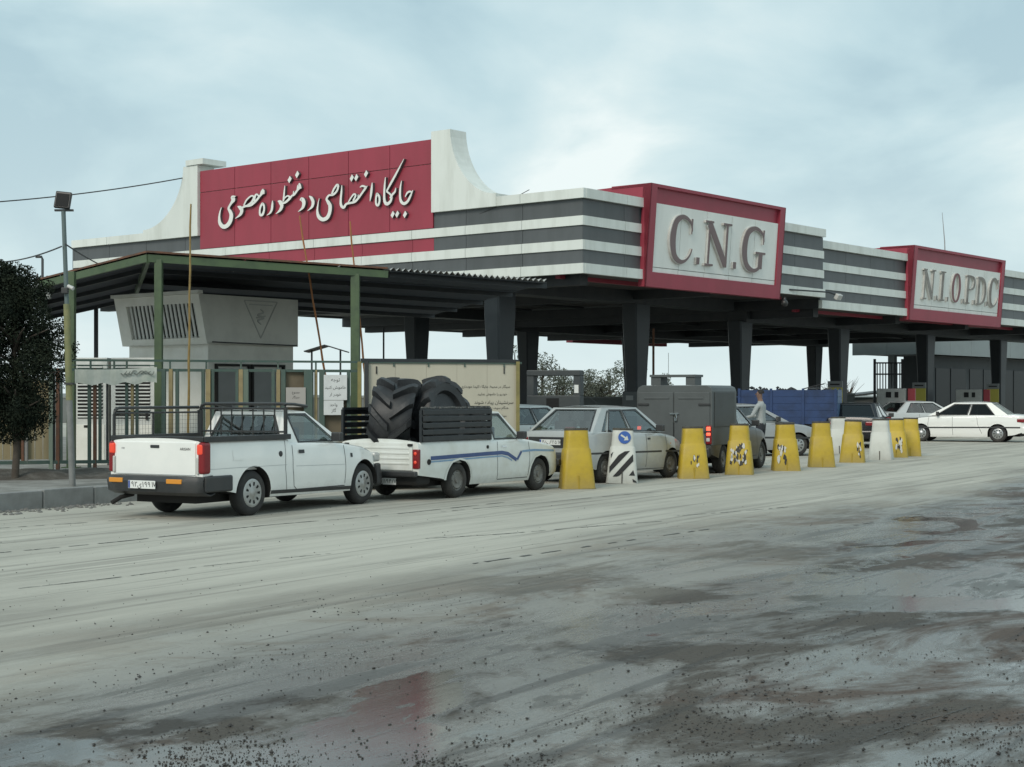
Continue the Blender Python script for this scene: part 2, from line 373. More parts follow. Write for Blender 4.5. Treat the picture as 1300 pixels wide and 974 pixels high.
# ================================================================= canopies
U, V = Vector((.6307, .776, 0)), Vector((-.776, .6307, 0))
C0 = Vector((2.09, 46.5, 0)); CRZ = math.atan2(.776, .6307)
whitem = mat('white_cladding', (.70, .73, .69), .45, (.57, .595, .55), 1.3, amount=.60, stretch=(1.6, 1.6, .28), vary=.05)
greym = mat('grey_cladding', (.095, .103, .107), .45, (.078, .085, .087), 1.3, stretch=(1.4, 1.4, .3), vary=.08)
redm = mat('crimson_cladding', (.32, .041, .066), .45, (.28, .038, .058), .9, stretch=(1.2, 1.2, .35), vary=.07)
redshade = redm
darkm = mat('dark_steel', (.022, .026, .03), .55, (.035, .038, .04), 2)
colm = mat('column_cladding', (.013, .018, .022), .38, (.018, .023, .027), 1.5, spec=.35)
soffm = mat('soffit_boards', (.085, .077, .076), .6, (.058, .053, .052), 1.4, stretch=(.2, 2, 1), vary=.2)
roofm = mat('roof_sheet', (.3, .3, .29), .7)
seamm = mat('panel_joint', (.05, .045, .05), .8)
def left_d(x, a=0.0):                       # photo column -> b on the face a = const
    r = (x - HX) / F; o = C0 + U * a; return (o.x - o.y * r) / (.776 + .6307 * r)
def right_t(x, b=0.0):                      # photo column -> a on the face b = const
    r = (x - HX) / F; o = C0 + V * b; return (r * o.y - o.x) / (.6307 - .776 * r)
BANDS = [(7.46, 7.76, 'w', .13), (6.96, 7.46, 'g', 0), (6.67, 6.96, 'w', .05), (6.25, 6.67, 'g', 0), (5.95, 6.25, 'w', .05), (5.55, 5.95, 'g', 0), (5.24, 5.55, 'w', .10)]
SIGB = (left_d(551), left_d(255))           # extent of the red sign wall along the left face
def canopy(name, label, a0, a1, b0, b1, dz, left=False, hide=None):
    T = thing(name, label, 'canopy', C0, CRZ)
    core = MB(); core.bx(a0 + .06, a1 - .06, b0 + .06, b1 - .06, 5.36 + dz, 7.5 + dz); core.build('roof', roofm, T)
    def panels(p0, p1, step, mk, skip=None):
        n = max(1, round((p1 - p0) / step)); w = (p1 - p0) / n
        for z0, z1, k, pr in BANDS:
            for i in range(n):
                q0, q1 = p0 + i * w + .008, p0 + (i + 1) * w - .008
                mm = whitem if k == 'w' else greym
                if skip:
                    r = skip(q0, q1, z0, z1, k)
                    if r is False: continue
                    for (c0, c1, m2) in (r if isinstance(r, list) else [(q0, q1, mm)]):
                        B = MB(); mk(B, c0, c1, z0 + dz, z1 + dz, pr); B.build('fascia_panel', m2 or mm, T)
                else:
                    B = MB(); mk(B, q0, q1, z0 + dz, z1 + dz, pr); B.build('fascia_panel', mm, T)
    panels(a0 - (.0 if not left else -.0), a1, 2.1, lambda B, q0, q1, z0, z1, pr: B.bx(q0, q1, b0 - pr, b0 + .05, z0 + .006, z1 - .006))
    if left:
        s0, s1 = SIGB
        def skip(q0, q1, z0, z1, k):
            red = {'g': redm, 'w': whitem}[k]; cut = []
            if z0 > 6.9:      # top two bands are swallowed by the sign wall
                for c0, c1 in ((q0, min(q1, s0 - .004)), (max(q0, s1 + .004), q1)):
                    if c1 - c0 > .03: cut.append((c0, c1, None))
                return cut or False
            if abs(z0 - 6.25) < .01:
                for c0, c1, m2 in ((q0, min(q1, s0 - .004), None), (max(q0, s0 + .004), min(q1, s1 - .004), redm), (max(q0, s1 + .004), q1, None)):
                    if c1 - c0 > .03: cut.append((c0, c1, m2))
                return cut
            return [(q0, q1, None)]
        panels(b0 + .0, b1, 2.27, lambda B, q0, q1, z0, z1, pr: B.bx(a0 - pr, a0 + .05, q0 - (pr if q0 < b0 + .02 else 0), q1, z0 + .006, z1 - .006), skip)
    else:
        w = MB(); w.bx(a0 - .02, a0 + .05, b0 + .06, b1, 5.24 + dz, 7.7 + dz); w.build('end_cladding', darkm, T)
    # back and far end of the fascia, seen from below between the columns
    B = MB(); B.bx(a0, a1, b1 - .05, b1 + .1, 5.24 + dz, 7.7 + dz); B.build('back_fascia', greym, T)
    B = MB(); B.bx(a1 - .05, a1 + .03, b0 + .06, b1, 5.24 + dz, 7.7 + dz); B.build('end_fascia', greym, T)
    # soffit: long boards running under the roof
    n = int((b1 - b0 - .1) / .52); first = None
    for aa in [a0 + 1.0 + 7.0 * i for i in range(int((a1 - a0) / 7.0) + 1)]:
        if aa < a1 - .5:
            B = MB(); B.bx(aa - .2, aa + .2, b0 + .7, b1 - .6, 4.98 + dz, 5.302 + dz); B.build('cross_beam', darkm, T)
    for bb in (7.2, 10.4, 13.1, 19.5):
        B = MB(); B.tube([(a0 + .8, bb, 5.20 + dz), (a1 - .8, bb, 5.20 + dz)], .05, 8); B.build('pipe', darkm, T, smooth=60)
    for i in range(n):
        q = b0 + .06 + i * .52
        if first is None: B = MB(); B.bx(a0 + .06, a1 - .06, 0, .505, -.02, .02); first = o = B.build('soffit_board', soffm, T)
        else: o = inst(first, 'soffit_board', T)
        o.location = (0, q, 5.325 + dz + random.uniform(-.004, .004))
    # downstand beams over the column lines
    for bb in (4.0, 16.0):
        B = MB(); B.bx(a0 + .5, a1 - .35, bb - .42, bb + .42, 4.86 + dz, 5.30 + dz); B.build('beam', darkm, T)
    return T
def column(T, a, b, z1, w0=.60, w1=.92, d0=.5, d1=.62):
    B = MB(); n = 6
    lv = [(0, w0, d0), (2.2, w0 + (w1 - w0) * .25, d0), (4.2, w1 * .97, d1), (z1, w1, d1)]
    gr = []
    for z, w, d in lv:
        ch = .05; hw, hd = w / 2, d / 2
        gr.append([(a + x, b + y, z) for x, y in ((-hw + ch, -hd), (hw - ch, -hd), (hw, -hd + ch), (hw, hd - ch), (hw - ch, hd), (-hw + ch, hd), (-hw, hd - ch), (-hw, -hd + ch))])
    for i in range(len(gr)):
        B.v += gr[i]
    for i in range(len(gr) - 1):
        for j in range(8): B.f.append((i * 8 + j, i * 8 + (j + 1) % 8, (i + 1) * 8 + (j + 1) % 8, (i + 1) * 8 + j))
    return B.build('column', colm, T)
A1, A2 = 14.85, 46.0
CNG = canopy('filling_station_canopy', 'large striped white and grey canopy with raised crimson wall between two curved white wings', 0, A1, 0, 25.0, 0, True)
OIL = canopy('fuel_canopy', 'lower striped white and grey canopy carrying the N.I.O.P.D.C sign', A1 + .08, A2, .18, 25.0, -.38)
for a, b in ((1.0, 4), (8.57, 4), (2.4, 16), (10.2, 16)): column(CNG, a, b, 4.9)
for a, b in ((15.65, 4), (23.8, 4), (32.5, 4), (41.3, 4), (17.5, 16), (25.6, 16), (35.6, 16), (44.0, 16)): column(OIL, a, b, 4.5)
# dark red strip hanging under the soffit behind the sign
B = MB(); B.bx(.5, 14.0, 1.25, 1.40, 5.18, 5.30); B.build('edge_trim', redm, CNG)
B = MB(); B.bx(15.4, 45.0, 1.45, 1.60, 4.80, 4.92); B.build('edge_trim', redm, OIL)
# ---- raised wall with the station's name
s0, s1 = SIGB; ZT, ZB = 9.82, 6.965
B = MB(); B.bx(.05, .55, s0, s1, 6.97, ZT - .02); B.build('sign_wall', whitem, CNG)
n = 6; w = (s1 - s0) / n
for i in range(n):
    for z0, z1 in ((ZB, 9.03), (9.03, ZT)):
        B = MB(); B.bx(-.04, .045, s0 + i * w + .011, s0 + (i + 1) * w - .011, z0 + .011, z1 - .011); B.build('sign_panel', redm, CNG)
def wing(e, sg, far):
    """concave white buttress: e = edge against the sign, sg = direction away from it"""
    poly = [(e, 7.46), (e, 10.03), (e + sg * .80, 10.03)]
    for i in range(1, 15):
        t = i / 14; q = t * math.pi / 2
        poly.append((e + sg * (.80 + (far - .80) * (1 - math.cos(q)) ** .92), 7.86 + (10.03 - 7.86) * (1 - math.sin(q)) ** 1.0))
    poly.append((e + sg * far, 7.46))
    B = MB(); B.prism(poly, lambda b_, z_, d_: (d_, b_, z_), -.15, .62); return B.build('curved_wing', whitem, CNG)
wing(s0 - .012, -1, s0 - left_d(633)); wing(s1 + .012, 1, left_d(186) - s1)
for e, sg in ((s1 + .0, 1),):
    B = MB(); B.bx(-.20, .9, e - .35, e + .62, 10.04, 10.24); B.build('wing_cap', whitem, CNG)

# ---- calligraphy: pen strokes read off the photograph and laid on the sign wall
letm = mat('letter_enamel', (.78, .79, .75), .45, (.70, .71, .67), 2)
letside = mat('letter_return', (.10, .085, .09), .6)
def on_wall(x, y, d):
    b_ = left_d(x, -.12); P = C0 + U * -.12 + V * b_; z = EYE - (y - HY) / F * P.y
    return (-.04 - d, b_, z)
Z3 = lambda x, y, w: (260 + x / 8.12, 190 + y / 8.12, w / 8.12 * .9)
Z4 = lambda x, y, w: (400 + x / 8.667, 190 + y / 8.667, w / 8.667 * .9)
GL = [  # each letter group: (converter, [strokes])
 (Z3, [[(318, 482, 14), (292, 492, 40), (300, 520, 46), (275, 560, 26), (252, 605, 26), (268, 640, 38), (280, 680, 44), (268, 740, 46), (235, 785, 48), (195, 795, 50), (163, 760, 40), (155, 700, 24), (164, 640, 14), (178, 598, 6)]]),
 (Z3, [[(352, 590, 20), (372, 600, 46), (388, 630, 40), (372, 672, 30), (322, 712, 5)], [(388, 604, 22), (425, 585, 26), (480, 575, 28), (530, 535, 26), (575, 480, 24), (606, 438, 32), (606, 412, 16)],
       [(412, 574, 16), (440, 520, 18), (490, 478, 18), (514, 495, 22), (490, 545, 24), (450, 575, 20)], [(520, 540, 14), (528, 480, 22), (548, 462, 18), (568, 490, 14)], [(585, 455, 20), (604, 425, 36), (612, 450, 26)]]),
 (Z3, [[(602, 555, 24), (582, 590, 22), (573, 640, 20), (580, 676, 26), (602, 670, 28), (618, 625, 22), (616, 580, 22), (602, 555, 24)]]),
 (Z3, [[(706, 530, 8), (704, 570, 24), (698, 620, 26), (680, 655, 20), (648, 678, 5)]]),
 (Z3, [[(768, 535, 20), (785, 542, 46), (802, 580, 40), (785, 625, 30), (742, 664, 5)], [(800, 560, 18), (840, 545, 26), (880, 510, 28), (905, 480, 22), (930, 465, 26), (960, 425, 24), (988, 385, 30), (984, 352, 16)],
       [(812, 535, 14), (830, 500, 16), (862, 478, 18), (880, 492, 20), (862, 522, 18)], [(832, 375, 7), (826, 440, 17), (818, 525, 20)], [(918, 470, 12), (924, 432, 10)], [(965, 410, 22), (980, 375, 42), (994, 395, 26)]]),
 (Z3, [[(996, 520, 20), (1012, 512, 46), (1030, 548, 42), (1018, 600, 30), (972, 642, 5)]]),
 (Z3, [[(1088, 484, 18), (1105, 500, 34), (1122, 540, 36), (1112, 590, 28), (1066, 632, 5)]]),
 (Z4, [[(190, 500, 22), (212, 440, 22), (250, 388, 26), (262, 410, 24), (245, 460, 24), (205, 498, 26), (160, 505, 24), (134, 545, 26), (152, 580, 40), (172, 620, 44), (168, 690, 42), (140, 750, 46), (90, 770, 50), (48, 740, 44), (32, 680, 26), (40, 600, 14), (53, 540, 5)]]),
 (Z4, [[(303, 395, 8), (298, 470, 22), (290, 560, 26), (295, 615, 32), (322, 640, 32), (352, 600, 26), (400, 588, 28), (445, 575, 30), (485, 535, 26), (525, 480, 24), (560, 430, 26), (582, 402, 8)],
       [(375, 582, 14), (405, 530, 18), (438, 490, 20), (454, 510, 22), (430, 560, 22)], [(505, 415, 10), (530, 402, 24), (560, 410, 26)], [(478, 545, 12), (482, 500, 10)]]),
 (Z4, [[(636, 368, 8), (630, 430, 26), (622, 500, 26), (612, 568, 6)]]),
 (Z4, [[(690, 485, 26), (678, 540, 22), (680, 600, 24), (700, 615, 28), (716, 575, 24), (714, 520, 24), (690, 485, 26)]]),
 (Z4, [[(783, 308, 8), (774, 400, 22), (770, 500, 26), (774, 570, 34), (800, 600, 42), (838, 570, 30), (850, 520, 26), (830, 488, 22), (800, 462, 22), (812, 430, 20), (850, 360, 26), (910, 250, 22), (986, 105, 5)], [(838, 530, 22), (866, 490, 26), (888, 465, 22), (898, 425, 8)]]),
 (Z4, [[(958, 345, 7), (944, 430, 22), (942, 520, 26), (955, 575, 34), (988, 596, 38), (1025, 570, 30), (1052, 520, 26), (1082, 450, 8)], [(1000, 520, 10), (1022, 478, 22), (1050, 462, 24), (1070, 470, 18)]])]
STN = thing('station_name_lettering', 'raised white Persian calligraphy on the crimson wall', 'lettering', C0, CRZ)
k = 0
for cv, sts in GL:
    mb = MB(); mf = MB()
    for st in sts:
        pts = [cv(*q) for q in st]; pts = [(x, y, w_ * .92) for x, y, w_ in pts]
        stroke(mb, pts, on_wall, -.01, .10 + .003 * (k % 5), 5); stroke(mf, pts, on_wall, .102 + .003 * (k % 5), .112 + .003 * (k % 5), 5); k += 1
    o = mb.build('letter', letside, STN, fix=False); mf.build('letter_face', letm, o, fix=False)
for cv, x, y in ((Z3, 880, 310), (Z3, 958, 258), (Z4, 410, 315), (Z4, 460, 310), (Z4, 567, 268), (Z4, 860, 715), (Z4, 910, 712), (Z4, 995, 715)):
    X, Y, _ = cv(x, y, 1); e = 2.5; B = MB()
    B.prism([(X - e * .15, Y + 4.6), (X - 2.5, Y + .9), (X + .3, Y - 4.6), (X + 2.6, Y - .9)], on_wall, -.01, .10); o = B.build('dot', letside, STN); B = MB(); B.prism([(X - e * .15, Y + 4.6), (X - 2.5, Y + .9), (X + .3, Y - 4.6), (X + 2.6, Y - .9)], on_wall, .102, .112); B.build('dot_face', letm, o)

# ---- box signs hung on the right-hand face
signw = mat('sign_white', (.82, .83, .79), .5, (.75, .76, .72), 1.2, stretch=(1.5, 1.5, .3), vary=.03)
facem = mat('letter_face', (.20, .145, .145), .6, (.19, .14, .14), 1.5)
letwhite = mat('letter_edge', (.58, .57, .54), .6, (.44, .41, .38), 2)
pinkm = mat('letter_maroon', (.24, .10, .11), .5, (.17, .08, .08), 2)
def box_sign(name, label, a0, a1, z0, z1, bface, glyphs, lw, zc, lh, rim, letter_m, side_m, squeeze=1.0):
    """leaning box: proud at the top, tucked in at the bottom"""
    T = thing(name, label, 'sign', C0, CRZ)
    pt, pb = .42, .18
    def fn(a, z, d): return (a, bface - (pb + (pt - pb) * (z - z0) / (z1 - z0)) - d, z)
    B = MB(); top, bot, sd = .58, .46, .36
    for q in ([(a0, z0), (a1, z0), (a1, z0 + bot), (a0, z0 + bot)],): B.prism(q, fn, -.26, .0); B.build('lower_rail', redm, T)
    B = MB(); B.prism([(a0, z1 - .10), (a1, z1 - .10), (a1, z1), (a0, z1)], fn, -1.5, .0); B.build('top_hood', redm, T)
    B = MB(); B.prism([(a0 + sd, z1 - top - .02), (a1 - sd, z1 - top - .02), (a1 - sd, z1 - .10), (a0 + sd, z1 - .10)], fn, -.30, -.12); B.build('head_panel', redm, T)
    for e0, e1 in ((a0, a0 + sd), (a1 - sd, a1)):
        B = MB(); B.prism([(e0, z0 + bot), (e1, z0 + bot), (e1, z1 - .10), (e0, z1 - .10)], fn, -.30, .0); B.build('side_post', redm, T)
    for e in (a0, a1):      # cheeks running back over the canopy
        s_ = .06 if e == a0 else -.06
        B = MB(); B.add([(e, bface - pb, z0), (e, bface - pt, z1), (e, bface + 2.3, z1 - .06), (e, bface + 2.3, z1 - .55), (e, bface - .14, z1 - .55), (e, bface - .14, z0),
                         (e + s_, bface - pb, z0), (e + s_, bface - pt, z1), (e + s_, bface + 2.3, z1 - .06), (e + s_, bface + 2.3, z1 - .55), (e + s_, bface - .14, z1 - .55), (e + s_, bface - .14, z0)],
                        [(0, 1, 2, 3, 4, 5), (11, 10, 9, 8, 7, 6)] + [(i, (i + 1) % 6, 6 + (i + 1) % 6, 6 + i) for i in range(6)])
        B.build('cheek', redm, T)
    n = 5; w = (a1 - a0 - 2 * sd) / n
    for i in range(n):
        e0, e1 = a0 + sd + i * w + .012, a0 + sd + (i + 1) * w - .012
        B = MB(); B.prism([(e0, z0 + bot + .17), (e1, z0 + bot + .17), (e1, z1 - top), (e0, z1 - top)], fn, -.2, -.06); B.build('face_panel', signw, T)
        B = MB(); B.prism([(e0, z0 + bot + .01), (e1, z0 + bot + .01), (e1, z0 + bot + .15), (e0, z0 + bot + .15)], fn, -.2, -.06); B.build('face_strip', signw, T)
    for ch, x0, x1 in glyphs:
        k = 0; mb = MB(); mf = MB()
        for st in SERIF[ch]:
            h = lh if ch != '.' else lh; pts = [((x0 + x1) / 2 + (x1 - x0) * squeeze * (X - .5), zc - lh / 2 + lh * Y, W_ * lh * 1.04) for X, Y, W_ in st]
            stroke(mb, pts, fn, -.10, .02 + .003 * k, 7, cap=False)
            stroke(mf, [(a_, b_, w_ * rim) for a_, b_, w_ in pts], fn, .024 + .003 * k, .034 + .003 * k, 7, cap=False); k += 1
        o = mb.build('letter' if ch != '.' else 'full_stop', side_m, T, fix=False)
        mf.build('letter_face', letter_m[ch] if isinstance(letter_m, dict) and ch in letter_m else (letter_m if not isinstance(letter_m, dict) else letter_m['*']), o, fix=False)
    return T
SERIF = {
 'C': [[(.95, .70, .05), (.90, .86, .07), (.70, .97, .09), (.45, .985, .12), (.20, .85, .19), (.10, .5, .25), (.20, .15, .19), (.45, .015, .12), (.70, .04, .07), (.90, .17, .05), (.99, .32, .03)], [(.93, .98, .07), (.93, .64, .03)]],
 'G': [[(.92, .70, .05), (.87, .86, .07), (.68, .97, .09), (.45, .985, .12), (.20, .85, .19), (.10, .5, .25), (.20, .15, .19), (.45, .015, .12), (.66, .03, .09), (.80, .12, .10)], [(.90, .98, .07), (.90, .64, .03)], [(.80, .06, .20), (.80, .42, .20)], [(.58, .43, .055), (1.0, .43, .055)]],
 'N': [[(.17, .02, .085), (.17, .97, .085)], [(.15, .95, .22), (.82, .06, .22)], [(.84, .0, .085), (.84, .98, .085)], [(.0, .98, .05), (.30, .98, .05)], [(.68, .98, .05), (1.0, .98, .05)], [(.03, .015, .05), (.34, .015, .05)]],
 'I': [[(.5, .0, .20), (.5, 1, .20)], [(.08, .975, .05), (.92, .975, .05)], [(.08, .025, .05), (.92, .025, .05)]],
 'O': [[(.5, .98, .07), (.25, .86, .16), (.13, .5, .20), (.25, .14, .16), (.5, .02, .07), (.75, .14, .16), (.87, .5, .20), (.75, .86, .16), (.5, .98, .07)]],
 'P': [[(.22, .0, .20), (.22, 1, .20)], [(.02, .975, .05), (.55, .965, .06), (.83, .88, .14), (.88, .74, .17), (.80, .58, .13), (.5, .50, .05), (.25, .50, .05)], [(.02, .025, .05), (.48, .025, .05)]],
 'D': [[(.20, .0, .20), (.20, 1, .20)], [(.02, .97, .05), (.50, .95, .09), (.80, .80, .16), (.90, .5, .20), (.80, .2, .16), (.50, .05, .09), (.02, .03, .05)]],
 '.': [[(.5, .0, .14), (.5, .15, .14)]]}
def gpos(x0, x1, bf): return right_t(x0, bf), right_t(x1, bf)
ga, gb = right_t(827, -.42), right_t(998, -.42)
gl = [(c, *gpos(x0, x1, -.25)) for c, x0, x1 in (('C', 849, 877), ('.', 881, 889), ('N', 892, 925), ('.', 927, 936), ('G', 940, 969))]
box_sign('gas_sign', 'crimson framed box sign reading C.N.G in tall serif letters', ga, gb, 5.02, 8.20, 0, gl, .1, 6.60, 1.44, .80, facem, letwhite)
ga, gb = right_t(1161, -.24), right_t(1277, -.24)
gl = [(c, *gpos(x0, x1, -.07)) for c, x0, x1 in (('N', 1168, 1186), ('.', 1186, 1190), ('I', 1190, 1199), ('.', 1200, 1204), ('O', 1205, 1219), ('.', 1220, 1224), ('P', 1223, 1237), ('.', 1234, 1238), ('D', 1237, 1251), ('.', 1250, 1254), ('C', 1253, 1266))]
box_sign('oil_company_sign', 'crimson framed box sign reading N.I.O.P.D.C in weathered serif letters', ga, gb, 4.72, 7.72, .18, gl, .1, 6.22, 1.22, .7, {'O': pinkm, '*': mat('letter_weathered', (.30, .285, .265), .7, (.18, .155, .14), 3)}, letwhite, .84)

# the twin sign box on the canopy's far side, seen only from below
T = thing('rear_sign_box', 'dark red box sign hanging from the far edge of the canopy beyond the columns', 'sign', C0, CRZ)
B = MB(); B.bx(33.0, 42.5, 25.15, 25.6, 4.62, 7.4); B.build('box', redm, T)
B = MB(); B.bx(33.4, 42.1, 25.62, 25.66, 5.1, 7.0); B.build('face_panel', whitem, T)
# ================================================================= vehicles
def lerp_tab(tab):
    def f(x):
        if x <= tab[0][0]: return tab[0][1]
        for (x0, y0), (x1, y1) in zip(tab, tab[1:]):
            if x <= x1: return y0 + (y1 - y0) * (x - x0) / (x1 - x0) if x1 > x0 else y1
        return tab[-1][1]
    return f
dust = (.25, .238, .212)
rubm = mat('tyre_rubber', (.024, .024, .024), .8, (.05, .047, .043), 5)
rubdust = mat('dusty_tyre', (.030, .029, .027), .9, (.060, .056, .050), 5)
blkp = mat('black_plastic', (.028, .03, .032), .5, (.04, .04, .04), 5)
blks = mat('black_paint', (.02, .021, .022), .35, (.035, .034, .032), 6)
undm = mat('underbody', (.02, .019, .018), .9)
capm = mat('hubcap_silver', (.42, .43, .42), .4, (.30, .29, .27), 6, metal=.5)
steelw = mat('steel_wheel', (.20, .195, .18), .65, (.13, .125, .112), 7)
holem = mat('wheel_hole', (.012, .012, .012), .9)
seatm = mat('seat_cloth', (.055, .056, .06), .9, (.04, .04, .042), 9)
chrom = mat('chrome', (.6, .61, .61), .2, metal=1.0)
redl = mat('tail_lens', (.20, .012, .016), .22)
ambl = mat('amber_lens', (.65, .26, .03), .35)
whl = mat('clear_lens', (.5, .5, .48), .2)
litl = mat('lit_brake_lens', (1.0, .10, .05), .3, emit=1.6)
lita = mat('lit_tail_lens', (.70, .06, .03), .3, emit=.22)
gls = glass_mat('window_glass', (.60, .66, .65), .13)
glsd = glass_mat('dark_window_glass', (.10, .11, .11), .03)
platem = mat('plate_white', (.72, .73, .71), .5); plateb = mat('plate_blue', (.05, .09, .30), .5); inkm = mat('ink_black', (.015, .015, .016), .7)

def wheel(T, x, y, r, w, side, rim, tyre=None, style='cap'):
    """side = +1 outer face towards +y"""
    B = MB(); rr = r * .64
    prof = [(rr * .9, -w / 2 + .012), (rr, -w / 2), (r * .82, -w / 2 - .004), (r * .95, -w / 2 + .018), (r, -w / 2 + .045), (r, w / 2 - .045), (r * .95, w / 2 - .018), (r * .82, w / 2 + .004), (rr, w / 2), (rr * .9, w / 2 - .012)]
    o = B.lathe(prof, 40, (0, 0, 0), 'Y', cap=False).build('wheel', tyre or rubm, T, smooth=50); o.location = (x, y, r)
    d = MB(); f = w / 2 * side; s = side
    if style == 'cap':
        d.lathe([(0, f + s * .012), (rr * .22, f + s * .012), (rr * .30, f + s * .002), (rr * .80, f + s * .008), (rr * .92, f + s * .006), (rr * 1.0, f - s * .004), (rr * .9, f - s * .05)], 36, (0, 0, 0), 'Y')
    else:
        d.lathe([(0, f - s * .005), (rr * .22, f - s * .005), (rr * .28, f - s * .03), (rr * .55, f - s * .028), (rr * .68, f - s * .012), (rr * .82, f - s * .035), (rr * .96, f - s * .02), (rr * 1.0, f - s * .002), (rr * .9, f - s * .06)], 36, (0, 0, 0), 'Y')
    rm = d.build('rim', rim, o, smooth=40)
    h = MB(); n = 9 if style == 'cap' else 8
    for i in range(n):
        q = 2 * math.pi * i / n; c, e = math.cos(q), math.sin(q); yy = f + s * (.0085 if style == 'cap' else -.018); ra, rb, wd = (rr * .50, rr * .76, rr * .10) if style == 'cap' else (rr * .62, rr * .78, rr * .07)
        pts = [(ra, -wd * .6), (ra, wd * .6), (rb * .95, wd), (rb, wd * .5), (rb, -wd * .5), (rb * .95, -wd)]
        h.add([(p * c - q2 * e, yy, p * e + q2 * c) for p, q2 in pts], [tuple(range(6))])
    tag(h.build('wheel_hole', holem, o, fix=False), kind='stuff')
    return o

def quad_pt(cn, s, t):
    bl, br, tr, tl = [Vector(c) for c in cn]
    return (bl * (1 - s) + br * s) * (1 - t) + (tl * (1 - s) + tr * s) * t
def make_car(T, sp):
    """one vehicle: loft body with cut arches, glazed greenhouse, wheels. sp = dict of profiles"""
    zt, hw = lerp_tab(sp['top']), lerp_tab(sp['half']); zb0 = lerp_tab(sp['bot']); wb = sp['wb']; rw = sp['r']; ar = sp.get('arch', rw + .055)
    ax = (-wb / 2, wb / 2); bed = sp.get('bed'); x0, x1 = sp['top'][0][0], sp['top'][-1][0]
    xs = set(round(x0 + (x1 - x0) * i / 60, 4) for i in range(61))
    for a in ax:
        for i in range(25): xs.add(round(a - ar * math.cos(math.pi * i / 24), 4))
        xs |= {round(a - ar - .004, 4), round(a + ar + .004, 4)}
    for k, _ in sp['top']: xs.add(k)
    if bed: xs |= {bed[0] - .002, bed[0] + .002, bed[1] - .002, bed[1] + .002}
    xs = sorted(x for x in xs if x0 <= x <= x1)
    SF = lerp_tab(sp.get('side', [(0, .95), (.12, .985), (.4, 1.0), (.72, .99), (.92, .965), (1.0, .95)])); zs = min(z for _, z in sp['bot'])
    def yside(x, z): return hw(x) * SF((z - zs) / max(.05, zt(x) - zs))
    def zbot(x):
        z = zb0(x)
        for a in ax:
            d = abs(x - a)
            if d < ar: z = max(z, rw + math.sqrt(ar * ar - d * d) * 1.0)
        return z
    T['_'] = 0; del T['_']
    NS = 12; rings = []
    for x in xs:
        z0, z1 = zbot(x), zt(x); z0 = min(z0, z1 - .03); pts = [(0, z0), (yside(x, z0) * .86, z0)]
        for k in range(NS + 1):
            z = z0 + (z1 - .03 - z0) * k / NS; pts.append((yside(x, z), z))
        w = hw(x) * SF(1.0)
        if bed and bed[0] <= x <= bed[1]: pts += [(w * .995, z1 - .006), (w * .985, z1), (w - .065, z1), (w - .075, bed[2]), (0, bed[2])]
        else:
            cr = sp.get('crown', .03); pts += [(w * .985, z1 - .012), (w * .955, z1), (w * .75, z1 + cr * .5), (w * .4, z1 + cr * .9), (0, z1 + cr)]
        rings.append([(x, -y, z) for y, z in pts] + [(x, y, z) for y, z in reversed(pts[1:-1])])
    B = MB(); n = len(rings[0])
    for r in rings: B.v += r
    for i in range(len(rings) - 1):
        for j in range(n): B.f.append((i * n + j, i * n + (j + 1) % n, (i + 1) * n + (j + 1) % n, (i + 1) * n + j))
    B.f += [tuple(range(n)), tuple((len(rings) - 1) * n + j for j in range(n))]
    body = B.build('body', sp['paint'], T, smooth=38)
    body.data.materials.append(undm)
    for p in body.data.polygons:
        c_, n_ = p.center, p.normal
        if n_.z < -.45 and abs(n_.y) < .6: p.material_index = 1
        elif abs(n_.y) < .5 and any(abs(c_.x - a) < ar * 1.03 for a in ax) and c_.z < rw + ar * .98 and n_.z < .3: p.material_index = 1
    # dark floor pan and arch liners so that no daylight comes through the arches
    B = MB(); B.bx(x0 + .2, x1 - .25, -hw(0) * .62, hw(0) * .62, .20, .60); B.build('underbody', undm, T)
    for a in ax:
        for s in (-1, 1):
            B = MB(); q = [(a + (ar + .004) * math.cos(math.pi * i / 12), rw + (ar + .004) * math.sin(math.pi * i / 12)) for i in range(13)]
            B.sheet([[(X, s * (hw(a) * .96), Z) for X, Z in q], [(X, s * hw(a) * .6, Z) for X, Z in q]]); B.build('arch_liner', undm, T, fix=False)
            wheel(T, a, s * (hw(a) - .005 - sp['tw'] / 2 - .03), rw, sp['tw'], s, sp['rim'], sp.get('tyre'), sp.get('wstyle', 'cap'))
    # ---- greenhouse
    c = sp['cab']; zb, zr = c['zb'], c['zr']; wb_, wr_ = c['wb'], c['wr']; xrb, xrr, xfr, xfb = c['x']
    gl = sp.get('glass', gls); fr = MB(); panes = []
    def face(cn, inner, nrm, gm=None, name='window'):
        n_ = Vector(nrm).normalized(); o = [quad_pt(cn, s, t) for s, t in ((0, 0), (1, 0), (1, 1), (0, 1))]; i_ = [quad_pt(cn, s, t) for s, t in inner]
        lip = [p - n_ * .03 for p in i_]
        fr.add(o + i_ + lip, [(0, 1, 5, 4), (1, 2, 6, 5), (2, 3, 7, 6), (3, 0, 4, 7), (4, 5, 9, 8), (5, 6, 10, 9), (6, 7, 11, 10), (7, 4, 8, 11)])
        panes.append(([p - n_ * .008 for p in i_], n_, gm or gl, name))
    BL, BR, TL, TR = (xrb, wb_, zb), (xfb, wb_, zb), (xrr, wr_, zr), (xfr, wr_, zr)
    for s in (-1, 1):
        m_ = lambda p: (p[0], p[1] * s, p[2])
        full = [m_(BL), m_(BR), m_(TR), m_(TL)]
        for (s0, s1, inner) in c['side']:          # split the side along its base; inner = window corners within the piece
            cn = [quad_pt(full, s0, 0), quad_pt(full, s1, 0), quad_pt(full, s1, 1), quad_pt(full, s0, 1)]
            if inner: face(cn, inner, (0, s, .25), name='side_window')
            else: fr.add(cn, [(0, 1, 2, 3)])
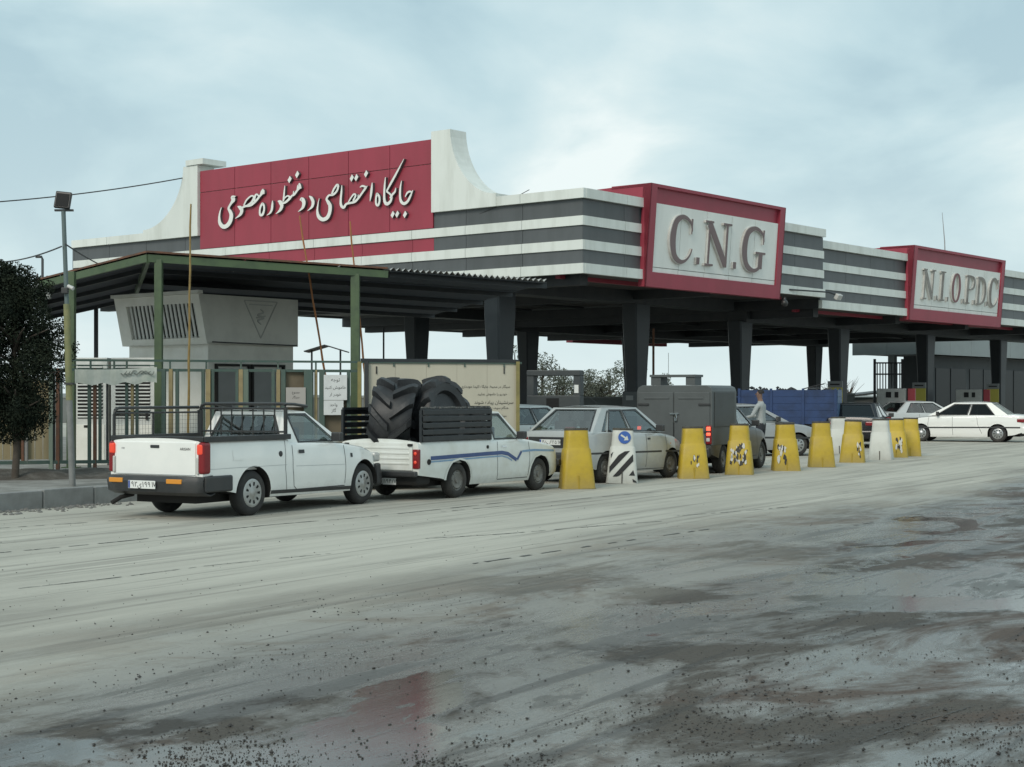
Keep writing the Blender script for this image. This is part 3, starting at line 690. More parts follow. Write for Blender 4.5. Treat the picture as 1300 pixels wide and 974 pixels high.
    m_ = lambda p, s: (p[0], p[1] * s, p[2])
    face([m_(BR, -1), m_(BR, 1), m_(TR, 1), m_(TR, -1)], [(.05, .04), (.95, .04), (.94, .93), (.06, .93)], (1, 0, 1), name='windscreen')
    face([m_(BL, 1), m_(BL, -1), m_(TL, -1), m_(TL, 1)], c.get('rear', [(.07, .10), (.93, .10), (.90, .90), (.10, .90)]), (-1, 0, .6), name='rear_window')
    fr.add([m_(TL, -1), m_(TR, -1), m_(TR, 1), m_(TL, 1)], [])
    # gently crowned roof
    ng = 8; g_ = []
    for i in range(ng + 1):
        xx = xrr + (xfr - xrr) * i / ng; g_.append([(xx, wr_ * (2 * j / ng - 1), zr + .045 * (1 - (2 * j / ng - 1) ** 2) ** .7 * (.35 + .65 * math.sin(math.pi * (i + .6) / (ng + 1.2)))) for j in range(ng + 1)])
    fr.sheet(g_); fr.build('cab' if bed else 'greenhouse', sp['paint'], T, smooth=45, bevel=0)
    for pts, n_, gm, nm in panes:
        B = MB(); B.add(pts, [(0, 1, 2, 3)]); o = B.build(nm, gm, T, fix=False)
        ce = sum(pts, Vector()) / 4; B = MB(); rm = []
        for a, b in zip(pts, pts[1:] + pts[:1]):
            a2, b2 = a + (ce - a).normalized() * -.022 + n_ * .012, b + (ce - b).normalized() * -.022 + n_ * .012
            a3, b3 = a + (ce - a).normalized() * .022 + n_ * .012, b + (ce - b).normalized() * .022 + n_ * .012
            B.add([a2, b2, b3, a3], [(0, 1, 2, 3)])
        B.build('window_rubber', blkp, o, fix=False)
    # interior
    for s in (-1, 1):
        xs_ = [c.get('seat', (xrb + xfb) / 2 - .15)] + ([c['seat'] - .85] if c.get('rearseat') else [])
        for q in xs_:
            B = MB(); B.bx(q - .14, q + .02, s * .36 - .22, s * .36 + .22, zb - .25, zb + .22); B.bx(q - .15, q - .05, s * .36 - .12, s * .36 + .12, zb + .2, zb + .40); B.build('seat', seatm, T, bevel=.03)
    B = MB(); B.bx(xfb - .35, xfb - .12, -wb_ * .9, wb_ * .9, zb - .1, zb + .03); B.build('dashboard', seatm, T, bevel=.02)
    B = MB(); B.lathe([(.18, -.012), (.195, 0), (.18, .012), (.165, 0), (.18, -.012)], 20); o = B.build('steering_wheel', blkp, T, smooth=60); o.location = (xfb - .52, .36, zb + .08); o.rotation_euler = (0, R(-62), 0)
    # mirrors
    for s in (-1, 1):
        B = MB(); B.box((c['mirror'], s * (wb_ + .115), zb + .075), (.09, .17, .13)); B.bar((c['mirror'] + .05, s * wb_, zb + .02), (c['mirror'], s * (wb_ + .10), zb + .05), .04); B.build('mirror', sp.get('mirror_m', blkp), T, bevel=.02)
    def seam(pts, s=-1, w=.010, m=None, name='door_seam', off=.0025, par=None):
        B = MB(); pts = [p for i in range(len(pts) - 1) for p in [tuple(a + (b - a) * k / 6 for a, b in zip(pts[i], pts[i + 1])) for k in range(6)]] + [pts[-1]]
        rows = []
        for i, (x, z) in enumerate(pts):
            a, b = pts[max(i - 1, 0)], pts[min(i + 1, len(pts) - 1)]; dx, dz = b[0] - a[0], b[1] - a[1]; l = math.hypot(dx, dz) or 1; nx, nz_ = -dz / l * w / 2, dx / l * w / 2
            rows.append([(x + nx, s * (yside(x + nx, z + nz_) + off), z + nz_), (x - nx, s * (yside(x - nx, z - nz_) + off), z - nz_)])
        B.sheet(rows); return B.build(name, m or seamm, par or T, fix=False)
    def patch(x0_, x1_, z0_, z1_, s, m, name, off=.004, th=.02, par=None, n=5):
        """raised patch that follows the flank"""
        B = MB(); g2 = [[(x0_ + (x1_ - x0_) * i / n, s * (yside(x0_ + (x1_ - x0_) * i / n, z0_ + (z1_ - z0_) * j / n) + off), z0_ + (z1_ - z0_) * j / n) for j in range(n + 1)] for i in range(n + 1)]
        B.sheet(g2); return B.build(name, m, par or T, solid=0, fix=False)
    return dict(yside=yside, seam=seam, patch=patch, zt=zt, hw=hw, body=body, T=T)
def plate(T, c, X, text, w=.40, h=.095, tilt=0, M=None):
    """number plate facing -x: white, blue strip, black Persian digits"""
    B = MB(); B.bx(-.004, .004, -w / 2, w / 2, -h / 2, h / 2); o = B.build('number_plate', platem, T); o.location = c; o.rotation_euler = (0, tilt, 0)
    B = MB(); B.bx(-.0065, -.0045, w / 2 - .035, w / 2 - .004, -h / 2 + .004, h / 2 - .004); B.build('country_strip', plateb, o)
    y = w / 2 - .055
    for ch, adv in text:
        if ch != ' ':
            text_mesh(ch, .098, 'character', inkm, o, frame((-.0075, y - adv / 2, 0.0), (0, -1, 0), (0, 0, 1)))
        y -= adv
    return o
def heading(a): return R(90 - a)
def place(contact_rear_right, a, sp, dy=None):
    """thing origin from the rear right wheel's contact point; a = heading in degrees right of the view axis"""
    h = Vector((math.sin(R(a)), math.cos(R(a)), 0)); l = Vector((-h.y, h.x, 0))
    return Vector(contact_rear_right) + h * (sp['wb'] / 2) + l * (lerp_tab(sp['half'])(-sp['wb'] / 2) - sp['tw'] / 2 - .03)

# ---------------------------------------------------------------- white pickup with the tubular cage
wp1 = mat('white_car_paint', (.82, .82, .79), .2, (.76, .77, .745), 2, dirt=dust, dirt_z=.05, dirt_h=.34, coat=.7)
SP1 = dict(wb=2.64, r=.308, tw=.19, arch=.368, paint=wp1, rim=capm, crown=.035,
    top=[(-2.340, 1.03), (-.52, 1.015), (-.50, .975), (.62, .945), (.80, .93), (1.35, .86), (1.72, .755), (1.86, .66), (1.90, .56)],
    half=[(-2.340, .80), (-2.180, .82), (-1.2, .835), (.6, .835), (1.2, .825), (1.6, .77), (1.82, .66), (1.90, .56)],
    bot=[(-2.340, .42), (-1.75, .34), (-1.3, .24), (1.3, .22), (1.7, .26), (1.90, .36)], bed=(-2.280, -.56, .62),
    cab=dict(zb=.955, zr=1.40, wb=.775, wr=.60, x=(-.52, -.42, .10, .80), mirror=.50, seat=.0,
             side=[(0, .97, [(.20, .04), (.90, .03), (.90, .90), (.15, .92)]), (.97, 1, None)], rear=[(.08, .12), (.92, .12), (.88, .88), (.12, .88)]))
T = thing('pickup_truck', 'white pickup with a black tubular cage over its empty bed', 'pickup truck', place(gp(314, 654.5), 29.5, SP1), heading(29.5))
k = make_car(T, SP1)
for s in (-1, 1):
    k['seam']([(-.46, .93), (-.47, .60), (-.44, .36), (-.36, .30)], s); k['seam']([(.78, .90), (.80, .60), (.78, .34)], s); k['seam']([(-.40, .31), (.78, .31)], s, .012)
    k['seam']([(-.62, 1.0), (-.64, .6), (-.60, .30)], s, .008)
    k['seam']([(-2.280, .66), (-1.75, .665), (-.6, .665)], s, .006, mat('crease', (.42, .44, .44), .4)); k['seam']([(-.4, .64), (.78, .62)], s, .006, _m['crease'])
    k['seam']([(-.95, .30), (.95, .27)], s, .05, blkp, 'sill_trim')
    k['patch'](-.33, -.20, .815, .865, s, blkp, 'door_handle', .012)
    B = MB(); B.lathe([(0, 0), (.035, 0), (.04, .004), (.04, .012), (0, .012)], 14, axis='Y'); o = B.build('fuel_cap' if s < 0 else 'bed_cap', blkp, T, smooth=40); o.location = (-.74, s * (k['yside'](-.74, .82) + (.0 if s > 0 else -.0)) + (0 if s > 0 else -.010), .82)
    k['patch'](.93, .985, .72, .78, s, blkp, 'side_repeater', .005)
    k['patch'](-1.75, -1.55, .76, .90, s, wp1, 'filler_flap', .004)
    # tail lamp wrapping the corner
    B = MB(); B.bx(-2.365, -2.200, s * .725 if s > 0 else -.832, .832 if s > 0 else s * .725, .60, 1.02); L = B.build('tail_lamp', redl, T, bevel=.04, seg=4)
    B = MB(); B.bx(-2.372, -2.280, min(s * .715, s * .815), max(s * .715, s * .815), .85, .995); B.build('brake_light', lita, L, bevel=.025, seg=3)
    B = MB(); B.bx(-2.370, -2.280, min(s * .71, s * .745), max(s * .71, s * .745), .60, .82); B.build('reversing_light', whl, L, bevel=.012)
    B = MB(); B.bx(1.70, 1.86, min(s * .42, s * .72), max(s * .42, s * .72), .62, .76); B.build('headlamp', whl, T, bevel=.03)
# tailgate, pressed panel with handle
B = MB(); B.bx(-2.358, -2.330, -.69, .69, .50, 1.018); tg = B.build('tailgate', wp1, T, bevel=.012)
B = MB(); B.bx(-2.366, -2.357, -.685, .685, .585, .592); B.build('crease', _m['crease'], tg)
B = MB(); B.bx(-2.370, -2.356, -.075, .075, .935, .975); B.build('handle', blkp, tg, bevel=.006)
text_mesh('ARISAN', .052, 'badge', inkm, tg, frame((-2.360, -.52, .925), (0, -1, 0), (0, 0, 1)), .001)
text_mesh('1700', .030, 'badge', mat('badge_grey', (.25, .25, .26), .4), tg, frame((-2.360, .565, .925), (0, -1, 0), (0, 0, 1)), .001)
# black wrap-round bumper with amber reflectors
B = MB(); pr = [(-2.280, .585), (-2.450, .565), (-2.480, .50), (-2.450, .36), (-2.320, .31), (-2.230, .34)]; g_ = []
for i in range(17):
    t_ = -1 + i / 8; y_ = t_ * .835; cv = .10 * max(0, abs(t_) - .72) / .28
    g_.append([(x_ + cv, y_, z_) for x_, z_ in pr])
B.sheet(g_); bm_ = B.build('rear_bumper', blkp, T, smooth=35, solid=.01)
for s in (-1, 1):
    B = MB(); B.bx(-2.340, -1.78, min(s * .80, s * .85), max(s * .80, s * .85), .36, .575); B.build('bumper_corner', blkp, bm_, bevel=.03)
    B = MB(); B.bx(-2.485, -2.450, min(s * .30, s * .56) if s < 0 else .46, max(s * .30, s * .56) if s < 0 else .70, .475, .535); B.build('reflector', ambl, bm_, bevel=.008)
plate(T, (-2.492, .11, .455), None, [('۹', .055), ('۲', .055), ('ی', .075), ('۱', .045), ('۹', .055), ('۹', .055), (' ', .012), ('۱', .035), ('۷', .04)], .47, .105)
B = MB(); B.tube([(-2.180, .55, .30), (-2.380, .58, .27), (-2.510, .62, .20)], .03, 10); B.build('exhaust_pipe', undm, T, smooth=60)
B = MB(); B.tube([(-1.32, -.6, .30), (-1.32, .6, .30)], .045, 10); B.lathe([(0, -.13), (.1, -.1), (.13, 0), (.1, .1), (0, .13)], 14, (-1.32, 0, .30), 'Y'); B.build('rear_axle', undm, T, smooth=50)
# front bumper and flap
B = MB(); B.bx(1.55, 1.97, -.70, .70, .24, .52); B.build('front_bumper', blkp, T, bevel=.06, seg=3)
for s in (-1, 1):
    B = MB(); B.bx(1.69, 1.80, min(s * .70, s * .78), max(s * .70, s * .78), .28, .60); B.build('bumper_side', blkp, T, bevel=.03)
# cage: rails round the bed and a taller frame behind the cab
CG = MB(); zr_ = 1.055
for s in (-1, 1): CG.bar((-2.320, s * .79, zr_), (-.50, s * .79, zr_), .07, .075)
CG.bar((-2.310, -.80, zr_), (-2.310, .80, zr_), .05, .07)
cage = CG.build('bed_rail', blks, T, bevel=.01)
def tubes(name, L, r=.019): 
    B = MB()
    for p in L: B.tube(p, r, 8)
    return B.build(name, blks, cage, smooth=60)
# hoop with bars behind the cab, prongs over its roof; a lower meshed rail along the far side
def arc_rail(y0, y1, x, z0, z1): return [(x, y0, z0), (x, y0, z1 - .10), (x, y0 + .03 * (1 if y1 > y0 else -1), z1 - .025), (x, y0 + .10 * (1 if y1 > y0 else -1), z1), (x, y1 - .04 * (1 if y1 > y0 else -1), z1), (x, y1, z1 - .01), (x, y1, z1 - .06), (x, y1, z0)]
tubes('cage_hoop', [arc_rail(.77, -.77, -.56, 1.06, 1.51)], .024)
tubes('cage_rail', [[(-.56, .75, 1.445), (-.56, -.77, 1.445)]], .016)
tubes('cage_prong', [[(-.56, -.74, 1.51), (-.30, -.72, 1.505), (.02, -.70, 1.475)]], .022)
tubes('cage_prong', [[(-.56, .70, 1.51), (-.30, .70, 1.505), (.02, .68, 1.475)]], .022)
tubes('cage_post', [[(-.56, .77, 1.06), (-.56, .77, 1.42)]], .042)
tubes('cage_post', [[(-.56, -.77, 1.06), (-.56, -.77, 1.46)]], .028)
tubes('cage_rail', [[(-.56, -.77, 1.12), (-.56, .77, 1.12)]], .014)
for i in range(1, 8): tubes('cage_bar', [[(-.56, -.77 + i * .1925, 1.06), (-.56, -.77 + i * .1925, 1.45)]], .011)
tubes('cage_hoop', [[(-2.31, .77, 1.06), (-2.31, .77, 1.37), (-2.29, .77, 1.435), (-2.22, .77, 1.46), (-1.3, .77, 1.46), (-.60, .77, 1.46)]], .022)
tubes('cage_rail', [[(-2.31, .77, 1.39), (-.60, .77, 1.39)]], .013)
tubes('cage_post', [[(-1.55, .77, 1.06), (-1.55, .77, 1.39)]], .014)
meshm = mat('cage_mesh', (.03, .03, .03), .6)
B = MB()
for i in range(30): B.bar((-2.280 + i * .058, .77, 1.08), (-2.280 + i * .058, .77, 1.38), .0022)
for j in range(5): B.bar((-2.300, .77, 1.11 + j * .058), (-.60, .77, 1.11 + j * .058), .0022)
tag(B.build('wire_mesh', meshm, cage, fix=False), kind='stuff')

# ---------------------------------------------------------------- old pickup with blue stripe and black slatted rack
wp2 = mat('aged_white_paint', (.70, .72, .69), .32, (.62, .625, .575), 3, dirt=dust, dirt_z=.02, dirt_h=.34, coat=.3)
SP2 = dict(wb=2.46, r=.282, tw=.17, arch=.335, paint=wp2, rim=steelw, tyre=rubdust, wstyle='steel', crown=.05,
    top=[(-2.28, .905), (-.26, .905), (-.24, .90), (.60, .89), (.85, .88), (1.40, .815), (1.75, .755), (1.90, .66), (1.93, .56)],
    half=[(-2.28, .77), (-2.1, .79), (-1.0, .80), (1.0, .795), (1.6, .765), (1.85, .72), (1.93, .66)],
    bot=[(-2.28, .40), (-1.7, .33), (-1.2, .20), (1.3, .19), (1.75, .26), (1.93, .34)], bed=(-2.22, -.30, .55),
    side=[(0, .93), (.15, .975), (.45, 1.0), (.75, .995), (.92, .98), (1.0, .965)],
    cab=dict(zb=.89, zr=1.36, wb=.735, wr=.585, x=(-.27, -.22, .20, .74), mirror=.52, seat=.1, side=[(0, .975, [(.14, .05), (.90, .04), (.88, .90), (.12, .91)]), (.975, 1, None)]))
T = thing('pickup_truck', 'old white pickup with blue side stripe carrying tractor tyres between black slatted sides', 'pickup truck', place(gp(576, 632), 33, SP2), heading(33))
k = make_car(T, SP2); T2 = T
bl1 = mat('stripe_navy', (.035, .07, .20), .4, (.05, .09, .23), 5); bl2 = mat('stripe_blue', (.16, .29, .46), .4, (.22, .34, .48), 5)
for s in (-1, 1):
    k['seam']([(-.12, .87), (-.14, .60), (-.11, .25)], s); k['seam']([(.84, .85), (.86, .60), (.83, .27)], s); k['seam']([(-.1, .245), (.83, .245)], s, .012)
    k['seam']([(-2.0, .655), (-.5, .68), (.0, .685), (.18, .66), (.36, .585), (.44, .55)], s, .062, bl1, 'stripe', .004)
    k['seam']([(-2.0, .60), (-.5, .625), (.0, .63), (.16, .60), (.30, .545)], s, .022, bl2, 'stripe', .004)
    k['seam']([(.46, .555), (.60, .69)], s, .05, bl1, 'stripe', .004); k['seam']([(.62, .69), (1.0, .70), (1.75, .67)], s, .035, bl2, 'stripe', .004)
    k['patch'](.0, .13, .775, .80, s, chrom, 'door_handle', .012)
    B = MB(); B.lathe([(0, 0), (.045, 0), (.045, .012), (0, .014)], 14, axis='Y'); o = B.build('fuel_cap', undm, T, smooth=40); o.location = (-2.05, s * (k['yside'](-2.05, .62)) - (.012 if s < 0 else 0), .60)
    B = MB(); B.lathe([(0, 0), (.03, 0), (.03, .012), (0, .014)], 12, axis='Y'); o = B.build('rope_hook', undm, T, smooth=40); o.location = (-.42, s * (k['yside'](-.42, .80)) - (.012 if s < 0 else 0), .79)
    B = MB(); B.bx(-2.30, -2.24, min(s * .66, s * .775), max(s * .66, s * .775), .50, .80); L = B.build('tail_lamp', redl, T, bevel=.012)
    for z_ in (.735, .60):
        B = MB(); B.lathe([(0, 0), (.028, 0), (.022, -.01), (0, -.014)], 12, axis='X'); o = B.build('brake_light', lita, L, smooth=60); o.location = (-2.303, s * .715, z_)
    B = MB(); B.lathe([(0, .04), (.07, .035), (.085, .0), (.085, -.05)], 18, (1.90, s * .56, .66), 'X'); B.build('headlamp', whl, T, smooth=50)
    k['seam']([(-1.62, .30), (-1.57, .45), (-1.45, .58), (-1.23, .625), (-1.01, .58), (-.89, .45), (-.84, .30)], s, .03, wp2, 'arch_lip', .008)
    k['seam']([(.84, .30), (.89, .45), (1.01, .58), (1.23, .625), (1.45, .58), (1.57, .45), (1.62, .30)], s, .03, wp2, 'arch_lip', .008)
B = MB(); B.bx(-2.305, -2.275, -.655, .655, .47, .90); tg = B.build('tailgate', wp2, T, bevel=.01)
for z_ in (.56, .64, .72, .80):
    B = MB(); B.bx(-2.314, -2.300, -.60, .60, z_, z_ + .035); B.build('rib', wp2, tg, bevel=.008)
for s in (-1, 1):
    B = MB(); B.bx(-2.33, -2.29, s * .62 - .04, s * .62 + .04, .845, .885); B.build('latch', undm, tg, bevel=.008)
B = MB(); B.bx(-2.42, -2.34, -.80, .80, .38, .465); bb = B.build('rear_bumper', blkp, T, bevel=.02)
B = MB(); B.bx(-2.36, -2.0, -.5, -.42, .36, .42); B.bx(-2.36, -2.0, .42, .5, .36, .42); B.build('bumper_bracket', undm, bb)
B = MB(); B.bx(-2.27, -1.9, -.72, .72, .24, .42); B.build('rear_valance', undm, T, bevel=.05)
plate(T, (-2.29, -.10, .295), None, [('۳', .055), ('۸', .055), ('ل', .07), ('۱', .045), ('۹', .055), ('۴', .055), (' ', .012), ('۸', .035), ('۷', .04)], .47, .10)
B = MB(); B.tube([(-1.23, -.6, .28), (-1.23, .6, .28)], .045, 10); B.lathe([(0, -.13), (.1, -.1), (.13, 0), (.1, .1), (0, .13)], 14, (-1.23, 0, .28), 'Y'); B.build('rear_axle', undm, T, smooth=50)
B = MB(); B.bx(1.86, 1.97, -.76, .76, .40, .52); B.build('front_bumper', blkp, T, bevel=.03)
B = MB(); B.bx(1.895, 1.94, -.48, .48, .58, .72); B.build('grille', blkp, T, bevel=.01)
# slatted rack: two sides and a board behind the cab, each slat separate
rkm = mat('rack_black', (.014, .017, .020), .45, (.026, .028, .030), 5)
def rack(name, p0, p1, z0, z1, n, off):
    p0, p1 = Vector((*p0, 0)), Vector((*p1, 0)); d = (p1 - p0).normalized(); nrm = Vector((-d.y, d.x, 0)) * off
    B = MB(); B.bar(p0 + Vector((0, 0, z1)), p1 + Vector((0, 0, z1)), .04, .04); o = B.build(name, rkm, T2)
    for t_ in (0.0, 1.0): q = p0.lerp(p1, t_); B = MB(); B.bar(q + Vector((0, 0, z0)), q + Vector((0, 0, z1 - .021)), .045, .045); B.build('rack_post', rkm, o)
    h = (z1 - z0) / n
    for i in range(n):
        B = MB(); zc = z0 + h * (i + .5); M = Matrix.Rotation(math.atan2(d.y, d.x), 3, 'Z')
        B.box((p0 + p1) / 2 + nrm * (1 + .15 * random.uniform(-1, 1)) + Vector((0, 0, zc)), ((p1 - p0).length, .022, h * .80), M=M); B.build('slat', rkm, o, bevel=.01)
    return o
rack('side_rack', (-2.20, -.755), (-.30, -.755), .905, 1.42, 5, -.033)
rack('side_rack', (-2.24, .755), (-.30, .755), .905, 1.42, 5, .033)
rack('head_rack', (-.29, -.73), (-.29, .73), .905, 1.44, 5, .033)
B = MB()
for i in range(26): 
    x_ = -2.15 + i * .072; B.box((x_, -.755 + random.uniform(-.01, .01), 1.435 + random.uniform(0, .012)), (.08, random.uniform(.03, .06), .02), random.uniform(-.3, .3))
B.build('rag_edging', mat('torn_sacking', (.18, .18, .17), .9, (.04, .04, .04), 18), T)

# ---- tractor tyres lying in the bed
agm = mat('tractor_tyre_rubber', (.017, .018, .020), .5, (.03, .031, .033), 4, .2)
def tractor_tyre(label, loc, rot, Rr, w):
    T = thing('tractor_tyre', label, 'tyre', loc, group=None); T.rotation_euler = rot
    B = MB(); B.lathe([(Rr * .56, -w * .36), (Rr * .62, -w * .48), (Rr * .80, -w * .52), (Rr * .84, -w * .46), (Rr * .865, -w * .25), (Rr * .87, 0), (Rr * .865, w * .25), (Rr * .84, w * .46), (Rr * .80, w * .52), (Rr * .62, w * .48), (Rr * .56, w * .36), (Rr * .60, w * .30), (Rr * .78, w * .40), (Rr * .82, 0), (Rr * .78, -w * .40), (Rr * .60, -w * .30), (Rr * .56, -w * .36)], 44, (0, 0, 0), 'Y')
    B.build('carcass', agm, T, smooth=45)
    n = 11; first = [None, None]
    for side in (0, 1):
        s = -1 if side else 1
        for i in range(n):
            if first[side] is None:
                L = MB(); sec = []; m_ = 7
                for q in range(m_):
                    t_ = q / (m_ - 1); yy = s * w * (.015 + .525 * t_); ang = .46 * t_ ** 1.1; r1 = Rr * (1.0 - .012 * t_ - (.075 * max(0, t_ - .8) / .2)); r0 = Rr * (.85 - .05 * t_); wd = .062 * Rr * (1 + .25 * t_)
                    ca, sa = math.cos(ang), math.sin(ang)
                    ring = []
                    for rr_, ww in ((r0, wd * 1.5), (r1, wd), (r1, -wd), (r0, -wd * 1.5)): ring.append((rr_ * sa + ww * ca, yy, rr_ * ca - ww * sa))
                    sec.append(ring)
                for r_ in sec: L.v += r_
                for q in range(m_ - 1):
                    for j in range(4): L.f.append((q * 4 + j, q * 4 + (j + 1) % 4, q * 4 + 4 + (j + 1) % 4, q * 4 + 4 + j))
                L.f += [(0, 1, 2, 3), tuple(4 * (m_ - 1) + j for j in (3, 2, 1, 0))]
                first[side] = o = L.build('lug', agm, T)
            else: o = inst(first[side], 'lug', T)
            o.rotation_euler = (0, 2 * math.pi * (i + (.5 if side else 0)) / n, 0)
    return T
Minv = lambda p: T2.location + Matrix.Rotation(T2.rotation_euler.z, 3, 'Z') @ Vector(p)
tractor_tyre('tractor tyre standing upright at the open tailgate end, chevron tread facing out', Minv((-1.66, .14, 1.22)), (R(5), 0, R(84)), .70, .64)
tractor_tyre('tractor tyre leaning over behind the upright one with its dark hollow showing', Minv((-.98, -.16, 1.24)), (R(-12), 0, R(58)), .69, .56)

# ---------------------------------------------------------------- silver saloon in the queue
svm = mat('silver_paint', (.44, .455, .445), .30, (.40, .41, .40), 3, metal=.25, dirt=(.22, .205, .18), dirt_z=.05, dirt_h=.42, coat=.5)
SP3 = dict(wb=2.345, r=.278, tw=.165, arch=.325, paint=svm, rim=steelw, tyre=rubdust, wstyle='steel', crown=.03,
    top=[(-1.92, .84), (-1.88, .945), (-1.5, .965), (-1.30, .965), (.55, .91), (.80, .90), (1.30, .825), (1.62, .73), (1.74, .62), (1.76, .52)],
    half=[(-1.92, .70), (-1.80, .755), (-1.3, .79), (.8, .80), (1.3, .775), (1.62, .70), (1.76, .60)],
    bot=[(-1.92, .38), (-1.6, .27), (-1.1, .19), (1.2, .18), (1.6, .22), (1.76, .32)],
    cab=dict(zb=.925, zr=1.40, wb=.745, wr=.555, x=(-1.62, -1.02, .18, .92), mirror=.58, seat=.02, rearseat=True,
             side=[(0, .19, [(.62, .06), (.92, .06), (.93, .86), (.78, .86)]), (.19, .52, [(.06, .05), (.95, .05), (.94, .90), (.05, .90)]), (.52, .97, [(.04, .05), (.90, .04), (.86, .90), (.03, .90)]), (.97, 1, None)],
             rear=[(.05, .05), (.95, .05), (.90, .92), (.10, .92)]))
T = thing('saloon_car', 'dusty silver compact saloon queueing beside the first yellow barrier', 'car', place(gp(765, 613), 37, SP3), heading(37))
k = make_car(T, SP3)
for s in (-1, 1):
    k['seam']([(-.52, .90), (-.56, .60), (-.60, .45), (-.72, .28)], s); k['seam']([(.20, .88), (.20, .55), (.17, .25)], s); k['seam']([(.92, .86), (.95, .6), (.86, .26)], s)
    k['seam']([(-1.85, .56), (-1.0, .555), (1.0, .54), (1.6, .52)], s, .035, blkp, 'rub_strip'); k['seam']([(-.75, .22), (.85, .21)], s, .012)
    k['patch'](.24, .34, .78, .815, s, blkp, 'door_handle', .01); k['patch'](-.50, -.40, .79, .825, s, blkp, 'door_handle', .01); k['patch'](1.08, 1.12, .68, .70, s, ambl, 'side_repeater', .006)
    B = MB(); B.bx(-1.945, -1.86, min(s * .50, s * .735), max(s * .50, s * .735), .70, .86); B.build('tail_lamp', redl, T, bevel=.02)
    B = MB(); B.bx(1.62, 1.74, min(s * .40, s * .62), max(s * .40, s * .62), .58, .70); B.build('headlamp', whl, T, bevel=.03)
B = MB(); B.bx(-1.93, -1.915, -.48, .48, .66, .86); B.build('plate_recess', blkp, T)
plate(T, (-1.94, -.02, .765), None, [('۴', .055), ('۸', .055), ('ب', .075), ('۶', .045), ('۲', .055), ('۵', .055), (' ', .012), ('۱', .035), ('۷', .04)], .47, .10)
B = MB(); B.bx(-2.02, -1.80, -.78, .78, .34, .58); B.build('rear_bumper', blkp, T, bevel=.05, seg=3)
B = MB(); B.bx(1.60, 1.84, -.70, .70, .26, .50); B.build('front_bumper', svm, T, bevel=.05, seg=3)
B = MB(); B.tube([(.15, .25, 1.43), (-.25, .30, 1.62)], .004, 5); B.build('aerial', blkp, T)
B = MB(); B.bx(-1.35, -1.31, -.15, .05, 1.0, 1.04); B.build('brake_light', redl, T)

# ---------------------------------------------------------------- grey pickup with a tall steel box
gym = mat('grey_pickup_paint', (.075, .077, .078), .35, (.065, .066, .066), 3, dirt=(.12, .113, .10), dirt_z=.05, dirt_h=.3)
bxm = mat('grey_box_paint', (.085, .095, .096), .55, (.072, .08, .081), 2.5, amount=.52)
SP4 = dict(SP1); SP4.update(top=[(-2.16, 1.03)] + SP1['top'][1:], half=[(-2.16, .80)] + SP1['half'][1:], bot=[(-2.16, .42)] + SP1['bot'][1:], bed=(-2.10, -.56, .62), paint=gym, rim=steelw, wstyle='steel', tyre=rubdust, wb=2.64)
org = place(gp(914, 600.5), 27, SP4)
T = thing('box_pickup', 'dark grey pickup with a tall steel box body and padlocked rear doors', 'pickup truck', org, heading(27)); T4 = T
k = make_car(T, SP4)
for s in (-1, 1):
    k['seam']([(-.46, .93), (-.47, .60), (-.44, .36)], s); k['seam']([(.78, .90), (.80, .60), (.78, .34)], s); k['seam']([(-.40, .31), (.78, .31)], s, .012)
    k['seam']([(-2.05, .93), (-.6, .91)], s, .04, mat('grey_trim', (.32, .33, .33), .35), 'side_trim')
    B = MB(); B.bx(-2.20, -2.05, min(s * .70, s * .828), max(s * .70, s * .828), .62, 1.02); L = B.build('tail_lamp', redl, T, bevel=.03, seg=3)
    for z0_, z1_ in ((.90, .99), (.80, .87)):
        B = MB(); B.bx(-2.21, -2.12, min(s * .72, s * .815), max(s * .72, s * .815), z0_, z1_); B.build('brake_light', litl, L, bevel=.02)
    B = MB(); B.bx(-2.206, -2.12, min(s * .72, s * .80), max(s * .72, s * .80), .68, .76); B.build('reversing_light', whl, L, bevel=.015)
B = MB(); B.bx(-2.24, -2.10, -.80, .80, .36, .56); B.build('rear_bumper', blkp, T, bevel=.04)
# box body
hb = .835; prof = [(-hb, .60), (hb, .60), (hb, 1.72), (hb - .03, 1.80), (hb - .12, 1.845), (-hb + .12, 1.845), (-hb + .03, 1.80), (-hb, 1.72)]
B = MB(); B.prism(prof, lambda y_, z_, d_: (d_, y_, z_), -2.16, -.62); bx_ = B.build('box_body', bxm, T, bevel=.012)
B = MB(); B.prism([(-hb + .05, 1.0), (hb - .05, 1.0), (hb - .05, 1.66), (hb - .16, 1.78), (-hb + .16, 1.78), (-hb + .05, 1.66)], lambda y_, z_, d_: (d_, y_, z_), -.62, -.44); B.build('box_nose', bxm, bx_, bevel=.06)
for s in (-1, 1):
    B = MB(); B.bx(-2.185, -2.155, min(s * .012, s * .79), max(s * .012, s * .79), .62, 1.70); d = B.build('rear_door', bxm, T, bevel=.01)
    B = MB(); B.bx(-2.20, -2.18, min(s * .10, s * .66), max(s * .10, s * .66), 1.56, 1.60); B.build('door_rib', bxm, d, bevel=.006)
    for z_ in (1.42, .86):
        B = MB(); B.bx(-2.205, -2.18, min(s * .55, s * .80), max(s * .55, s * .80), z_, z_ + .05); B.build('hinge', blkp, d, bevel=.006)
    B = MB(); B.bx(-2.03, -.80, s * .846 - .008, s * .846 + .008, .98, 1.70); B.build('side_panel', mat('box_side_panel', (.06, .066, .066), .6, (.05, .054, .054), 3), bx_, bevel=.005)
